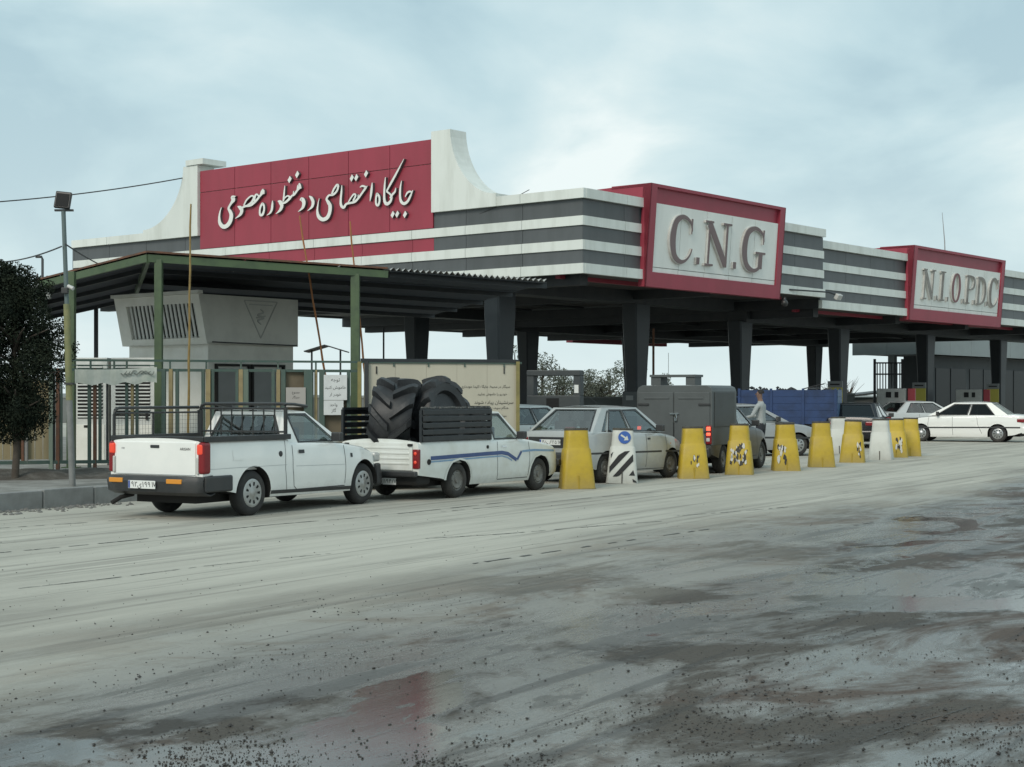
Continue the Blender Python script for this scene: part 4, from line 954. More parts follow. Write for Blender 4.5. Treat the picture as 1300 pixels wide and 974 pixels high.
B = MB(); B.bx(-2.215, -2.185, -.12, .08, 1.24, 1.27); B.tube([(-2.21, -.06, 1.25), (-2.22, -.08, 1.17), (-2.21, -.03, 1.17), (-2.21, -.06, 1.25)], .008, 6); B.bx(-2.225, -2.195, -.085, -.025, 1.10, 1.17); B.build('padlock', chrom, T)
B = MB(); B.bx(-1.95, -1.55, -.38, -.18, 1.85, 2.02); B.bx(-1.95, -1.55, .38, .60, 1.85, 2.02); B.bx(-1.98, -1.50, -.40, .62, 2.02, 2.07); B.build('roof_rack', bxm, T)
B = MB(); B.tube([(-1.2, .5, 1.84), (-1.2, .5, 2.55)], .005, 5); B.build('aerial', blkp, T)
# ---------------------------------------------------------------- longer saloons under the fuel canopy
def saloon(label, loc, rz, paint, glass=None, lamps=redl, strip=blkp, alloy=True):
    sp = dict(wb=2.67, r=.30, tw=.185, arch=.345, paint=paint, rim=mat('alloy', (.42, .43, .43), .3, metal=.8) if alloy else steelw, crown=.03,
        top=[(-2.24, .80), (-2.20, .93), (-1.9, .965), (-1.45, .96), (.7, .91), (.95, .90), (1.6, .82), (1.98, .72), (2.14, .58), (2.16, .48)],
        half=[(-2.24, .72), (-2.1, .80), (-1.5, .84), (1.0, .845), (1.6, .82), (2.0, .72), (2.16, .58)],
        bot=[(-2.24, .38), (-1.9, .26), (-1.3, .18), (1.4, .17), (1.9, .21), (2.16, .30)], glass=glass or glsd,
        cab=dict(zb=.93, zr=1.385, wb=.785, wr=.59, x=(-1.72, -1.08, .22, 1.08), mirror=.72, seat=.1, rearseat=True,
             side=[(0, .16, None), (.16, .50, [(.02, .05), (.96, .05), (.95, .88), (.04, .88)]), (.50, .97, [(.03, .05), (.88, .04), (.84, .88), (.03, .88)]), (.97, 1, None)],
             rear=[(.06, .06), (.94, .06), (.90, .93), (.10, .93)]))
    T = thing('saloon_car', label, 'car', loc, rz); k = make_car(T, sp)
    for s in (-1, 1):
        k['seam']([(-.62, .90), (-.66, .60), (-.80, .30)], s); k['seam']([(.22, .88), (.22, .55), (.20, .24)], s); k['seam']([(1.05, .86), (1.08, .6), (.98, .25)], s)
        k['seam']([(-2.1, .52), (-1.0, .52), (1.0, .50), (1.9, .49)], s, .05, strip, 'rub_strip')
        k['patch'](.30, .42, .74, .78, s, paint, 'door_handle', .012); k['patch'](-.56, -.44, .75, .79, s, paint, 'door_handle', .012)
        B = MB(); B.bx(-2.25, -1.98, min(s * .45, s * .815), max(s * .45, s * .815), .70, .83); B.build('tail_lamp', lamps, T, bevel=.03)
        B = MB(); B.bx(1.92, 2.10, min(s * .36, s * .68), max(s * .36, s * .68), .55, .66); B.build('headlamp', whl, T, bevel=.03)
    B = MB(); B.bx(-2.30, -2.12, -.78, .78, .30, .56); B.build('rear_bumper', paint, T, bevel=.05, seg=3)
    B = MB(); B.bx(2.0, 2.20, -.68, .68, .22, .50); B.build('front_bumper', paint, T, bevel=.06, seg=3)
    B = MB(); B.bx(-2.315, -2.30, -.24, .24, .60, .70); B.build('number_plate', platem, T)
    return T
wp5 = mat('clean_white_paint', (.82, .82, .79), .2, coat=.7, dirt=dust, dirt_z=-.02, dirt_h=.22)
mid = (gp(1180, 561) + gp(1264, 562)) / 2
saloon('white saloon with dark windows and alloy wheels parked across the fuel lane', (mid.x + .35, mid.y + 1.1, 0), R(180 - 27), wp5)
saloon('white car half hidden behind the parked white saloon and a pump', (px(1168, 0, 65).x, 65, 0), R(22), mat('plain_white_paint', (.55, .57, .57), .3), gls)
saloon('black car waiting at the pump behind the barriers, red lamps lit', (px(1092, 0, 51).x, 51, 0), heading(20), mat('black_car_paint', (.012, .012, .014), .22), glsd)
saloon('silver car ahead of the grey box pickup', (px(940, 0, 43).x, 43.0, 0), heading(76), mat('pale_silver_paint', (.36, .37, .37), .3, metal=.4), gls)
saloon('white car waiting on the far side of the lane beyond the beige board', (px(665, 0, 38.0).x, 38.0, 0), heading(44), mat('dusty_white_paint', (.55, .57, .56), .35), gls)

# ---------------------------------------------------------------- blue high-sided truck
bt = mat('truck_blue_shaded', (.014, .042, .13), .55, (.008, .026, .08), 3); bt2 = mat('truck_blue_tail', (.06, .125, .24), .5, (.05, .10, .20), 3)  # canopy shade is mixed into both blues; the tail boards get the lighter one
T = thing('cargo_truck', 'blue high-sided cargo truck standing past the silver car', 'truck', (px(985, 0, 50).x, 50.6, 0), R(180 - 16))
B = MB(); B.bx(-2.1, 1.0, -.85, .85, .62, .74); B.build('deck', undm, T)
for s in (-1, 1):
    for i in range(5):
        B = MB(); B.bx(-2.1, 1.0, s * .87 - .02, s * .87 + .02, .745 + i * .215, .745 + (i + 1) * .215 - .006); B.build('side_board', bt, T)
    for x_ in (-2.05, -1.05, -.05, .95):
        B = MB(); B.bx(x_ - .04, x_ + .04, s * .91 - .02, s * .91 + .02, .7, 1.86); B.build('stake', bt, T)
for i in range(5):
    B = MB(); B.bx(-2.12, -2.08, -.85, .85, .745 + i * .215, .745 + (i + 1) * .215 - .006); B.build('tail_board', bt2, T)
B = MB(); B.bx(-2.15, -2.125, -.75, .05, .48, .72); B.build('mud_board', mat('orange_board', (.30, .13, .05), .7, (.2, .09, .04), 4), T)
B = MB(); B.bx(1.06, 2.15, -.80, .80, .45, 1.05); B.bx(1.1, 1.75, -.74, .74, 1.05, 1.62); cb = B.build('cab', bt, T, bevel=.08, seg=3)
for s in (-1, 1):
    B = MB(); B.bx(1.2, 1.66, s * .742 - .004, s * .742 + .004, 1.12, 1.52); B.build('side_window', glsd, cb)
    for x_ in (-1.2, 1.6): wheel(T, x_, s * .72, .34, .2, s, steelw, rubdust, 'steel')
B = MB(); rnd = random.Random(3)
for i in range(34): stone(B, (rnd.uniform(-2, .9), rnd.uniform(-.7, .7), rnd.uniform(1.78, 1.90)), rnd.uniform(.06, .15), rnd)
B.bx(-2.0, .9, -.8, .8, 1.5, 1.76); B.tube([(-.9, -.5, 1.85), (-1.6, -.5, 2.02)], .02, 6); B.build('scrap_load', mat('scrap_dark', (.03, .032, .035), .8), T, fix=False)

# ---------------------------------------------------------------- person by the pickup's open side
skin = mat('skin', (.21, .125, .092), .6); shirt = mat('grey_shirt', (.36, .38, .38), .9, (.30, .32, .32), 6); hair = mat('dark_hair', (.012, .011, .011), .7); trous = mat('dark_trousers', (.03, .032, .04), .9)
def person(label, loc, rz):
    joints = {'pel': (0, 0, .93, .135, .115), 'wai': (.01, 0, 1.08, .135, .105), 'che': (.0, 0, 1.30, .165, .12), 'nec0': (.0, 0, 1.46, .075, .07), 'nec': (.02, 0, 1.53, .055, .055),
        'hd0': (.035, 0, 1.60, .068, .075), 'hd1': (.04, 0, 1.68, .078, .092), 'hd2': (.035, 0, 1.745, .058, .068)}
    bones = [('pel', 'wai'), ('wai', 'che'), ('che', 'nec0'), ('nec0', 'nec'), ('nec', 'hd0'), ('hd0', 'hd1'), ('hd1', 'hd2')]
    for s, t_ in ((1, 'L'), (-1, 'R')):
        e = {'L': (.10, .33, 1.14), 'R': (.14, -.30, 1.16)}[t_]; h_ = {'L': (.34, .27, 1.10), 'R': (.38, -.22, 1.12)}[t_]
        joints.update({'sh' + t_: (0, s * .185, 1.41, .062, .062), 'el' + t_: (*e, .045, .045), 'wr' + t_: (*h_, .030, .028), 'pa' + t_: (h_[0] + .07, h_[1] - s * .01, h_[2] - .01, .036, .02), 'fi' + t_: (h_[0] + .15, h_[1] - s * .015, h_[2] - .035, .028, .013), 'th' + t_: (h_[0] + .09, h_[1] - s * .055, h_[2] + .0, .011, .011),
            'hi' + t_: (0, s * .095, .88, .098, .098), 'kn' + t_: (.03, s * .11, .49, .062, .062), 'an' + t_: (-.02, s * .115, .095, .045, .045), 'to' + t_: (.14, s * .13, .045, .045, .035)})
        bones += [('che', 'sh' + t_), ('sh' + t_, 'el' + t_), ('el' + t_, 'wr' + t_), ('wr' + t_, 'pa' + t_), ('pa' + t_, 'fi' + t_), ('pa' + t_, 'th' + t_), ('pel', 'hi' + t_), ('hi' + t_, 'kn' + t_), ('kn' + t_, 'an' + t_), ('an' + t_, 'to' + t_)]
    names = list(joints); me = bpy.data.meshes.new('body'); me.from_pydata([joints[n][:3] for n in names], [(names.index(a), names.index(b)) for a, b in bones], [])
    o = bpy.data.objects.new('person', me); COL.objects.link(o)
    o.modifiers.new('s', 'SKIN'); sk = me.skin_vertices[0].data
    for i, n in enumerate(names): sk[i].radius = joints[n][3:5]
    sk[0].use_root = True
    u_ = o.modifiers.new('u', 'SUBSURF'); u_.levels = u_.render_levels = 2
    me2 = bpy.data.meshes.new_from_object(o.evaluated_get(bpy.context.evaluated_depsgraph_get())); o.modifiers.clear(); o.data = me2
    me2.materials.clear()
    for m in (shirt, skin, trous, blkp): me2.materials.append(m)
    for p in me2.polygons:
        c = p.center; p.use_smooth = True
        p.material_index = 1 if (c.z > 1.50 or (c.x > .33 and c.z > 1.0)) else 3 if c.z < .09 else 2 if c.z < .97 else 0
    B = MB()
    for i in range(7):      # short hair cap
        for j in range(15):
            pass
    g_ = [[(.02 + .092 * math.cos(q) * math.cos(e_) - .012, .079 * math.sin(q) * math.cos(e_), 1.70 + .088 * math.sin(e_)) for q in [2 * math.pi * j / 18 for j in range(19)]] for e_ in [R(a) for a in (-12, 8, 28, 50, 70, 90)]]
    g_ = [[(x_ if not (z_ < 1.715 and x_ > .05) else .05, y_, z_) for x_, y_, z_ in r_] for r_ in g_]
    B.sheet(g_).build('hair', hair, o, smooth=60)
    B = MB(); B.tube([(.115, 0, 1.685), (.14, 0, 1.655), (.12, 0, 1.645)], [.008, .014, .010], 6); B.build('nose', skin, o, smooth=60)
    for s in (-1, 1):
        B = MB(); B.lathe([(0, -.006), (.011, -.003), (.011, .003), (0, .006)], 8, (.113, s * .03, 1.69), 'X'); B.build('eye', hair, o, smooth=60)
        B = MB(); B.tube([(.03, s * .076, 1.70), (.025, s * .086, 1.68), (.03, s * .076, 1.65)], .009, 6); B.build('ear', skin, o, smooth=60)
    B = MB(); B.tube([(.112, -.024, 1.617), (.120, 0, 1.615), (.112, .024, 1.617)], .006, 6); B.build('mouth', mat('lip', (.22, .09, .08), .6), o, smooth=60)
    o.location = loc; o.rotation_euler = (0, 0, rz); return tag(o, label, 'person')
person('person in a pale grey shirt standing beside the grey box pickup', px(966, 0, 37.6) * Vector((1, 1, 0)) if False else Vector((px(966, 503, 37.6).x, 37.6, 0)), R(150))

# ================================================================= plastic barriers
ylm = mat('yellow_plastic', (.50, .35, .022), .5, (.40, .275, .03), 3.5, .2, dirt=(.20, .17, .11), dirt_z=-.10, dirt_h=.34, vary=.12)
whm = mat('white_plastic', (.56, .57, .53), .55, (.48, .485, .45), 2.5, .15, dirt=(.28, .26, .22), dirt_z=-.1, dirt_h=.28)
rimm = mat('barrier_rim', (.05, .048, .042), .8, (.10, .09, .07), 9)
def rsq(h, r, z, n=5):
    pts = []
    for cx, cy, a0 in ((1, 1, 0), (-1, 1, 90), (-1, -1, 180), (1, -1, 270)):
        for i in range(n): q = R(a0 + 90 * i / (n - 1)); pts.append((cx * (h - r) + r * math.cos(q), cy * (h - r) + r * math.sin(q), z))
    return pts
def barrier(label, p, m, rz, group, style=None, s=1.0, seed=0):
    T = thing('barrier', label, 'barrier', p, rz, group); rq = random.Random(seed + 40); T.scale = (s * rq.uniform(.97, 1.03), s, s * rq.uniform(.98, 1.02)); T.rotation_euler = (R(rq.uniform(-1, 1.2)), R(rq.uniform(-1.6, 1.6)), rz)
    lv = [(.295, .07, 0), (.290, .08, .03), (.262, .08, .33), (.230, .08, .655), (.214, .08, .675), (.210, .08, .69), (.198, .08, .85), (.188, .08, .985), (.178, .07, 1.0)]
    B = MB(); n = 20
    for h, r, z in lv: B.v += rsq(h, r, z)
    for i in range(len(lv) - 1):
        for j in range(n): B.f.append((i * n + j, i * n + (j + 1) % n, (i + 1) * n + (j + 1) % n, (i + 1) * n + j))
    B.f += [tuple(range(n))[::-1], tuple((len(lv) - 1) * n + j for j in range(n))]
    body = B.build('body', m, T, smooth=38)
    B = MB(); v = rsq(.192, .08, .975) + rsq(.192, .08, 1.012) + rsq(.14, .06, 1.012); B.v += v
    for i in range(2):
        for j in range(n): B.f.append((i * n + j, i * n + (j + 1) % n, (i + 1) * n + (j + 1) % n, (i + 1) * n + j))
    B.f += [tuple(40 + j for j in range(n))]; B.build('rim', rimm, T, smooth=38)
    B = MB(); B.bx(-.010, .010, -.296, -.27, .0, .22); B.build('mould_groove', mat('groove', (.36, .25, .02), .7) if m is ylm else rimm, T)
    def fy(z): return -(.295 - (.295 - .230) * min(z, .66) / .66) - .004
    def fn(x, z, d): return (x, fy(z) - d if z < .66 else -.2115 + (z - .675) * .07 - d, z)
    rnd = random.Random(seed)
    if style == 'stripe':
        for q in ([(-.236, .19), (-.236, .30), (-.07, .52), (.04, .59), (.135, .60), (-.095, .345)], [(-.17, .125), (.19, .54), (.20, .415), (-.04, .15), (-.095, .125)], [(.125, .15), (.20, .25), (.235, .15)], [(.20, .03), (.19, .09), (.26, .05), (.27, .02)], [(-.215, .53), (-.17, .58), (-.21, .46)]):
            B = MB(); B.prism(q, fn, 0.0, .003); B.build('black_stripe', inkm, T)
        B = MB(); B.prism([(.03 + .115 * math.cos(2 * math.pi * i / 28), .845 + .115 * math.sin(2 * math.pi * i / 28)) for i in range(28)], fn, .008, .014); d = B.build('direction_sign', mat('sign_blue', (.03, .10, .36), .4), T)
        B = MB(); cx, cz = .03, .845; u_ = Vector((.83, -.55)); w_ = Vector((.55, .83))
        pt = lambda a, b: (cx + u_.x * a + w_.x * b, cz + u_.y * a + w_.y * b)
        B.prism([pt(-.08, .016), pt(.02, .016), pt(.02, .055), pt(.088, 0), pt(.02, -.055), pt(.02, -.016), pt(-.08, -.016)], fn, .016, .019); B.build('arrow', whm, d)
    elif style:
        # remnants of peeled chevron foil
        x0, x1, z0, z1, dens = style
        for col, tint in (('foil_black', (.03, .028, .024)), ('foil_white', (.55, .54, .50))):
            for i in range(dens if 'black' in col else dens * 2 // 3):
                cx, cz = rnd.uniform(x0, x1), rnd.uniform(z0, z1); a = rnd.uniform(.025, .075); nn = rnd.randint(5, 7); B = MB()
                q = [(min(x1 + .02, max(x0 - .02, cx + (a * rnd.uniform(.3, 1)) * math.cos(2 * math.pi * j / nn) * .6)), min(.64, max(.03, cz + a * 1.5 * rnd.uniform(.3, 1) * math.sin(2 * math.pi * j / nn)))) for j in range(nn)]
                e = .0005 * (i % 7) + (.004 if 'white' in col else 0); B.prism(q, fn, .0, .001 + e); B.build('foil_scrap', mat(col, tint, .6), T)
    return T
YG = 'yellow barriers along the lane'
CN = [(733, 622, 'y', None), (790.5, 615, 's', 'stripe'), (882, 609, 'y', (-.06, .10, .25, .45, 5)), (941, 604, 'y', (-.17, .17, .20, .60, 26)), (1000, 599, 'y', (-.19, -.02, .20, .52, 14)), (1045.5, 594.5, 'y', None), (1085, 588.5, 'y', (.12, .2, .15, .50, 9)), (1121.5, 585, 'w', None), (1141, 582, 'y', (-.0, .14, .14, .50, 14)), (1158.5, 580.5, 'y', None), (1067, 577, 'w2', None)]
LB = ['plain yellow plastic barrier beside the dusty silver saloon, standing before the striped one', 'white plastic barrier with black diagonal stripes and a blue arrow disc', 'yellow plastic barrier with a small torn foil patch, at the silver saloon\'s nose',
      'yellow plastic barrier covered in peeling black and white foil', 'yellow plastic barrier with peeled foil down one side only', 'clean yellow plastic barrier between two with foil remnants', 'yellow plastic barrier with one dark foil strip, beside the white barrier',
      'plain white plastic barrier standing in the row of yellow ones', 'yellow plastic barrier with a black and white chevron strip, right after the white barrier', 'plain yellow plastic barrier at the end of the row by the white saloon', 'white plastic barrier standing behind the row of yellow ones']
for i, ((x, y, k_, st), lb) in enumerate(zip(CN, LB)):
    p = gp(x, y - 1.0); barrier(lb, p + Vector((0, .25, 0)), ylm if k_ == 'y' else whm, math.atan2(p.x, -p.y) * 0 - math.atan2(p.x, p.y) + R(random.uniform(-8, 8)), 'plastic barriers along the lane', st, 1.03 if k_ != 's' else 1.02, i)
# ================================================================= compound on the left: shelter, fence, compressor house
grnm = mat('green_paint', (.075, .115, .055), .55, (.055, .085, .045), 4, .1)
grnd = mat('teal_green_paint', (.055, .095, .08), .55, (.075, .105, .085), 5)
tanm = mat('tan_paint', (.30, .24, .12), .65, (.22, .17, .09), 5)
rstm = mat('rusty_steel', (.16, .075, .045), .85, (.09, .06, .045), 7)
concm = mat('painted_concrete', (.84, .83, .77), .7, (.75, .74, .67), 2.2, .2, amount=.5)
concs = mat('grey_render', (.62, .61, .55), .75, (.52, .51, .46), 1.6, .2)
louv = mat('louvre_white', (.66, .67, .64), .5, (.56, .57, .54), 5)
tinm = mat('corrugated_tin', (.20, .155, .115), .75, (.13, .085, .06), 1.6, amount=.5)
Zk = KH - .012
# shelter: posts at measured places, low double-pitched roof of corrugated sheets
T = thing('shelter', 'open green steel shelter with a low corrugated roof over the compound', 'shelter', (0, 0, 0))
RF = [px(42, 357, 32.0), px(187, 320, 29.2), px(492, 341, 31.0), px(694, 356.5, 33.0)]        # front edge of the roof, left to right
BK = Vector((-2.9, 11.0, -.10))
def corr(p0, p1, back, n, name='roof_sheet', amp=.022, m=None):
    """corrugated sheet between two points of the eave, running back"""
    B = MB(); rows = [[], []]
    for i in range(n * 4 + 1):
        t_ = i / (n * 4); h = amp * (1, 0, -1, 0)[i % 4]; q = p0.lerp(p1, t_) + Vector((0, 0, h))
        rows[0].append(q); rows[1].append(q + back)
    B.sheet(rows); return B.build(name, m or tinm, T, fix=False)
for A_, B_, m_ in ((RF[0], RF[1], 4), (RF[1], RF[2], 5), (RF[2], RF[3], 4)):
    for i in range(m_):
        a, b = A_.lerp(B_, i / m_), A_.lerp(B_, (i + 1) / m_)
        corr(a + Vector((0, 0, .008 * (i % 2))), b + Vector((0, 0, .008 * (i % 2))), BK, max(5, int((b - a).length / .13)), amp=.034 if A_ is RF[2] else .008, m=mat('pale_tin', (.42, .42, .40), .6, (.30, .29, .27), 3) if A_ is RF[2] else tinm)
for A_, B_ in ((RF[0], RF[1]), (RF[1], RF[2])):
    d = Vector((0, .05, -.11)); B = MB(); B.bar(A_ + d, B_ + d, .06, .14); B.build('eave_beam', grnm, T)
for A_, B_ in ((RF[2], RF[3]),):
    B = MB(); B.bar(A_ + Vector((0, .35, -.09)), B_ + Vector((0, .35, -.09)), .05, .10); B.build('eave_beam', darkm, T)
navy = mat('underside_dark', (.028, .036, .05), .8, (.036, .044, .058), 2)
for A_, B_ in ((RF[0], RF[1]), (RF[1], RF[2]), (RF[2], RF[3])):      # boards added under the sheets to darken the roof's underside
    for i in range(5):
        f0, f1 = .015 + i * .197, .015 + (i + 1) * .197 - .004; dz_ = Vector((0, 0, -.045 - .004 * (i % 2)))
        B = MB(); B.add([A_ + BK * f0 + dz_, B_ + BK * f0 + dz_, B_ + BK * f1 + dz_, A_ + BK * f1 + dz_], [(0, 1, 2, 3)]); B.build('underside_darkener', navy, T, fix=False)
    B = MB(); e_ = Vector((0, -.012, .008)); B.bar(A_ + e_, B_ + e_, .012, .035) if A_ is not RF[2] else B.bar(A_ + Vector((0, .06, -.04)), B_ + Vector((0, .06, -.04)), .02, .02); B.build('edge_flashing', rstm if A_ is not RF[2] else darkm, T)
for f in (.25, .5, .75, 1.0):
    for A_, B_ in ((RF[0], RF[1]), (RF[1], RF[2]), (RF[2], RF[3])):
        B = MB(); B.bar(A_ + BK * f + Vector((0, 0, -.09)), B_ + BK * f + Vector((0, 0, -.09)), .05, .10); B.build('purlin', darkm, T)
B = MB(); B.bar(RF[1] + Vector((.0, .05, -.13)), RF[1] + BK + Vector((0, 0, -.13)), .07, .15); B.build('ridge_beam', grnm, T)
B = MB(); B.bar(RF[0] + Vector((.05, .05, -.13)), RF[0] + BK + Vector((0, 0, -.13)), .07, .15); B.build('ridge_beam', grnm, T)
for x, Y, top, w in ((90.5, 29.9, 345, .15), (201.5, 29.35, 330, .14), (451, 30.85, 348, .17)):
    t_ = px(x, top, Y); B = MB(); B.bar((t_.x, Y, Zk), (t_.x, Y, t_.z), w, w); B.build('post', grnm, T, bevel=.008)
    B = MB(); B.box((t_.x, Y, Zk + .01), (.3, .3, .02)); B.build('base_plate', grnm, T)
for x, Y in ((122, 40.5), (350, 41.0), (455, 40.5)):
    t_ = px(x, 392, Y); B = MB(); B.bar((t_.x, Y, Zk), (t_.x, Y, 3.92), .09, .09); B.build('post', darkm, T)
# ---- compressor house
HC = px(263, 0, 33.0); HC = Vector((HC.x, 33.0, Zk))
T = thing('compressor_house', 'pale concrete compressor house with a flared louvred head under the shelter', 'building', HC, CRZ)
LV, LU = 2.85, 2.6
B = MB(); B.bx(.12, LU - .05, .12, LV - .1, 0, 2.46); B.build('wall', concs, T)
B = MB(); B.bx(.10, .118, .10, LV - .1, 0, 2.46); B.build('wall_render', concm, T)
z0, z1 = 2.46, 3.50
def ring(o_, z): return [(-o_ + .05, .04, z), (LU + .02, .04, z), (LU + .02, LV + .05, z), (-o_ + .05, LV + .05, z)]
# flared head: frame on the louvre side, plain render on the other
B = MB(); r0, r1 = ring(.02, z0), ring(.25, z1); B.v += r0 + r1
B.f += [(0, 1, 5, 4), (1, 2, 6, 5), (2, 3, 7, 6), (4, 5, 6, 7), (3, 2, 1, 0)]; B.build('head_wall', concs, T)
cn = [Vector(r0[3]), Vector(r0[0]), Vector(r1[0]), Vector(r1[3])]
fn_ = Vector((-1, 0, -.18)).normalized()
def Q(s, t_): return quad_pt([cn[0], cn[1], cn[2], cn[3]], s, t_)
inn = [(.13, .13), (.93, .13), (.93, .82), (.13, .82)]
B = MB(); o_ = [Q(*p) for p in ((0, 0), (1, 0), (1, 1), (0, 1))]; i_ = [Q(*p) for p in inn]; lp = [p - fn_ * .25 for p in i_]
B.add(o_ + i_ + lp, [(0, 1, 5, 4), (1, 2, 6, 5), (2, 3, 7, 6), (3, 0, 4, 7), (4, 5, 9, 8), (5, 6, 10, 9), (6, 7, 11, 10), (7, 4, 8, 11)]); B.build('louvre_frame', concm, T)
B = MB(); B.add(lp, [(0, 1, 2, 3)]); B.build('louvre_void', undm, T)
for i in range(17):
    s = .13 + .80 * (i + .5) / 17; a, b = Q(s, .13) - fn_ * .07, Q(s, .82) - fn_ * .07
    B = MB(); B.bar(a, b, .07, .022, up=(1, 0, 0)); B.build('louvre_blade', louv, T)
B = MB(); B.bar(Q(-.01, 1.0) + Vector((0, 0, .04)), Q(1.02, 1.0) + Vector((0, 0, .04)), .14, .07); B.build('head_cap', concm, T)
# conduit, door frames on the plain side
B = MB(); B.tube([(.1, -.05, 2.50), (LU - .1, -.05, 2.48)], .014, 6); B.build('conduit', darkm, T)
B = MB(); B.tube([(-.02, .1, 2.44), (-.02, LV - .3, 2.46)], .012, 6); B.build('conduit', concs, T)
for a0_ in (.35, 1.35):
    B = MB(); B.bx(a0_, a0_ + .86, .07, .12, .02, 1.95); d = B.build('door', mat('door_grey', (.22, .225, .22), .6, (.19, .195, .19), 2), T, bevel=.005)
    for q in ((a0_ - .05, a0_, .02, 2.0), (a0_ + .86, a0_ + .91, .02, 2.0), (a0_ - .05, a0_ + .91, 2.0, 2.05)):
        B = MB(); B.bx(q[0], q[1], .055, .13, q[2], q[3]); B.build('door_frame', undm, d)
    B = MB(); B.bx(a0_ + .06, a0_ + .10, .03, .07, 1.0, 1.14); B.build('door_handle', chrom, d)
# emblem moulded on the side: inverted triangle with a knot
B = MB()
def onhead(a, z, d): t_ = (z - z0) / (z1 - z0); return (a, .04 - d, z)
for p, q in (((1.05, 3.42), (2.0, 3.42)), ((1.05, 3.42), (1.52, 2.62)), ((2.0, 3.42), (1.52, 2.62)), ((1.2, 3.34), (1.86, 3.34))):
    stroke(B, [(*p, .022), (*q, .022)], onhead, -.01, .012, cap=False)
stroke(B, [(1.52, 2.92, .02), (1.44, 3.0, .04), (1.60, 3.06, .04), (1.44, 3.12, .04), (1.6, 3.18, .03), (1.52, 3.24, .02)], onhead, -.01, .014)
stroke(B, [(1.40, 3.06, .03), (1.64, 3.1, .03)], onhead, -.01, .016); B.build('emblem', mat('emblem_grey', (.40, .40, .37), .7), T, fix=False)

# louvred cabinets in front of the house
for (x0_, x1_, lb) in ((92, 137, 'tall white louvred cabinet behind the lamp post'), (140, 197, 'tall white louvred cabinet against the compressor house')):
    a, b = px(x0_, 0, 31.0), px(x1_, 0, 31.1); w = b.x - a.x
    T = thing('louvred_cabinet', lb, 'cabinet', ((a.x + b.x) / 2, 31.05, Zk), 0)
    ht = 2.12; B = MB(); B.bx(-w / 2, w / 2, 0, .8, 0, ht); B.build('carcass', louv, T, bevel=.01)
    B = MB(); B.bx(-w / 2 + .09, w / 2 - .09, -.006, .0, .92, 1.98); B.build('louvre_void', undm, T)
    for i in range(15):
        B = MB(); B.box((0, -.012, .955 + i * .070), (w - .18, .045, .012), M=Matrix.Rotation(R(38), 3, 'X')); B.build('louvre_blade', louv, T)
    B = MB(); B.bx(-w / 2 + .05, w / 2 - .05, -.012, .0, .04, .80); B.build('lower_door', concm, T, bevel=.006)
    B = MB(); B.bx(-w * .18, -w * .02, -.02, -.008, .74, .79) if x0_ < 100 else B.bx(w * .3, w * .36, -.04, -.0, .9, 1.02); B.build('latch', undm, T)
# ---- fence: green frames with tan and green bars
F0, F1 = Vector((-7.8, 28.0, 0)), Vector((.12, 30.5, 0)); FD = (F1 - F0).normalized(); FN = Vector((FD.y, -FD.x, 0))
def fx(x, off=0.0):        # photo column -> point on the fence line
    r = (x - HX) / F; o = F0 + FN * off; t_ = (o.x - r * o.y) / (r * FD.y - FD.x); return o + FD * t_
T = thing('fence', 'green steel fence with tan and green bars round the compound', 'fence', (0, 0, 0))
ZF = 2.26
def rail(xa, xb, z, w=.045, m=grnd, off=0.0, name='rail'):
    a, b = fx(xa, off), fx(xb, off); a.z = b.z = z; B = MB(); B.bar(a, b, w, w); return B.build(name, m, T)
rail(-90, 662, ZF, .04); rail(-90, 455, ZF - .17, .05); rail(-90, 470, .45, .06); rail(88, 200, ZF - .09, .02)
def vbar(x, z0_, z1_, w, m, off=0.0, name='bar'):
    p = fx(x, off); B = MB(); B.bar((p.x, p.y, z0_), (p.x, p.y, z1_), w, w, up=(0, 1, 0)); return B.build(name, m, T)
for x in (-60, -25): vbar(x, Zk, ZF - .17, .05, grnd)
for x, m, w in ((22, grnd, .05), (29, rstm, .045), (33.5, mat('grey_bar', (.22, .22, .21), .6), .05), (65, mat('sage_bar', (.20, .25, .20), .6), .07), (69, darkm, .03), (73.5, rstm, .06), (78, grnd, .035), (113.5, grnd, .055), (120.5, rstm, .055), (127, grnd, .05), (136, darkm, .03), (161, grnd, .05), (168, tanm, .05), (174, grnd, .05),
                (208, grnd, .07), (217, tanm, .07), (225, grnd, .06), (258, grnd, .06), (264.5, tanm, .085), (270, grnd, .05), (301, grnd, .055), (306, tanm, .08), (312, mat('sage_green', (.12, .16, .125), .6), .10), (347, grnd, .06), (353.5, tanm, .07), (360, grnd, .08), (392, grnd, .16), (401, tanm, .055), (409, grnd, .10), (442.5, grnd, .06)):
    vbar(x, Zk if w > .052 else .44, ZF - .15, w, m)
for x in (115, 145, 161, 216, 262, 306, 353, 401, 500, 544, 590, 640): vbar(x, ZF - .17 if x < 455 else 2.18, ZF, .03, grnd, name='rail_strut')
# tan sheet panels
def panel(xa, xb, z0_, z1_, m, off=-.06, name='infill_panel', th=.02, bev=0):
    a, b = fx(xa, off), fx(xb, off); B = MB(); zc = (z0_ + z1_) / 2
    B.box(((a.x + b.x) / 2, (a.y + b.y) / 2, zc), ((b - a).length, th, z1_ - z0_), math.atan2(FD.y, FD.x)); return B.build(name, m, T, bevel=bev)
tans = mat('tan_sheet', (.33, .275, .165), .75, (.27, .215, .12), 2.0, stretch=(3, 3, .5))
for i in range(16):       # ribbed tan sheets on the left
    xa = -88 + i * 10.2
    if xa > 62: break
    panel(xa, xa + 9.6, .50, 1.9, tans, -.06 - .012 * (i % 2))
browns = mat('brown_sheet', (.17, .135, .085), .75, (.13, .105, .07), 2)
panel(362, 391, .45, ZF - .19, browns); panel(410, 441, .45, 2.0, browns)
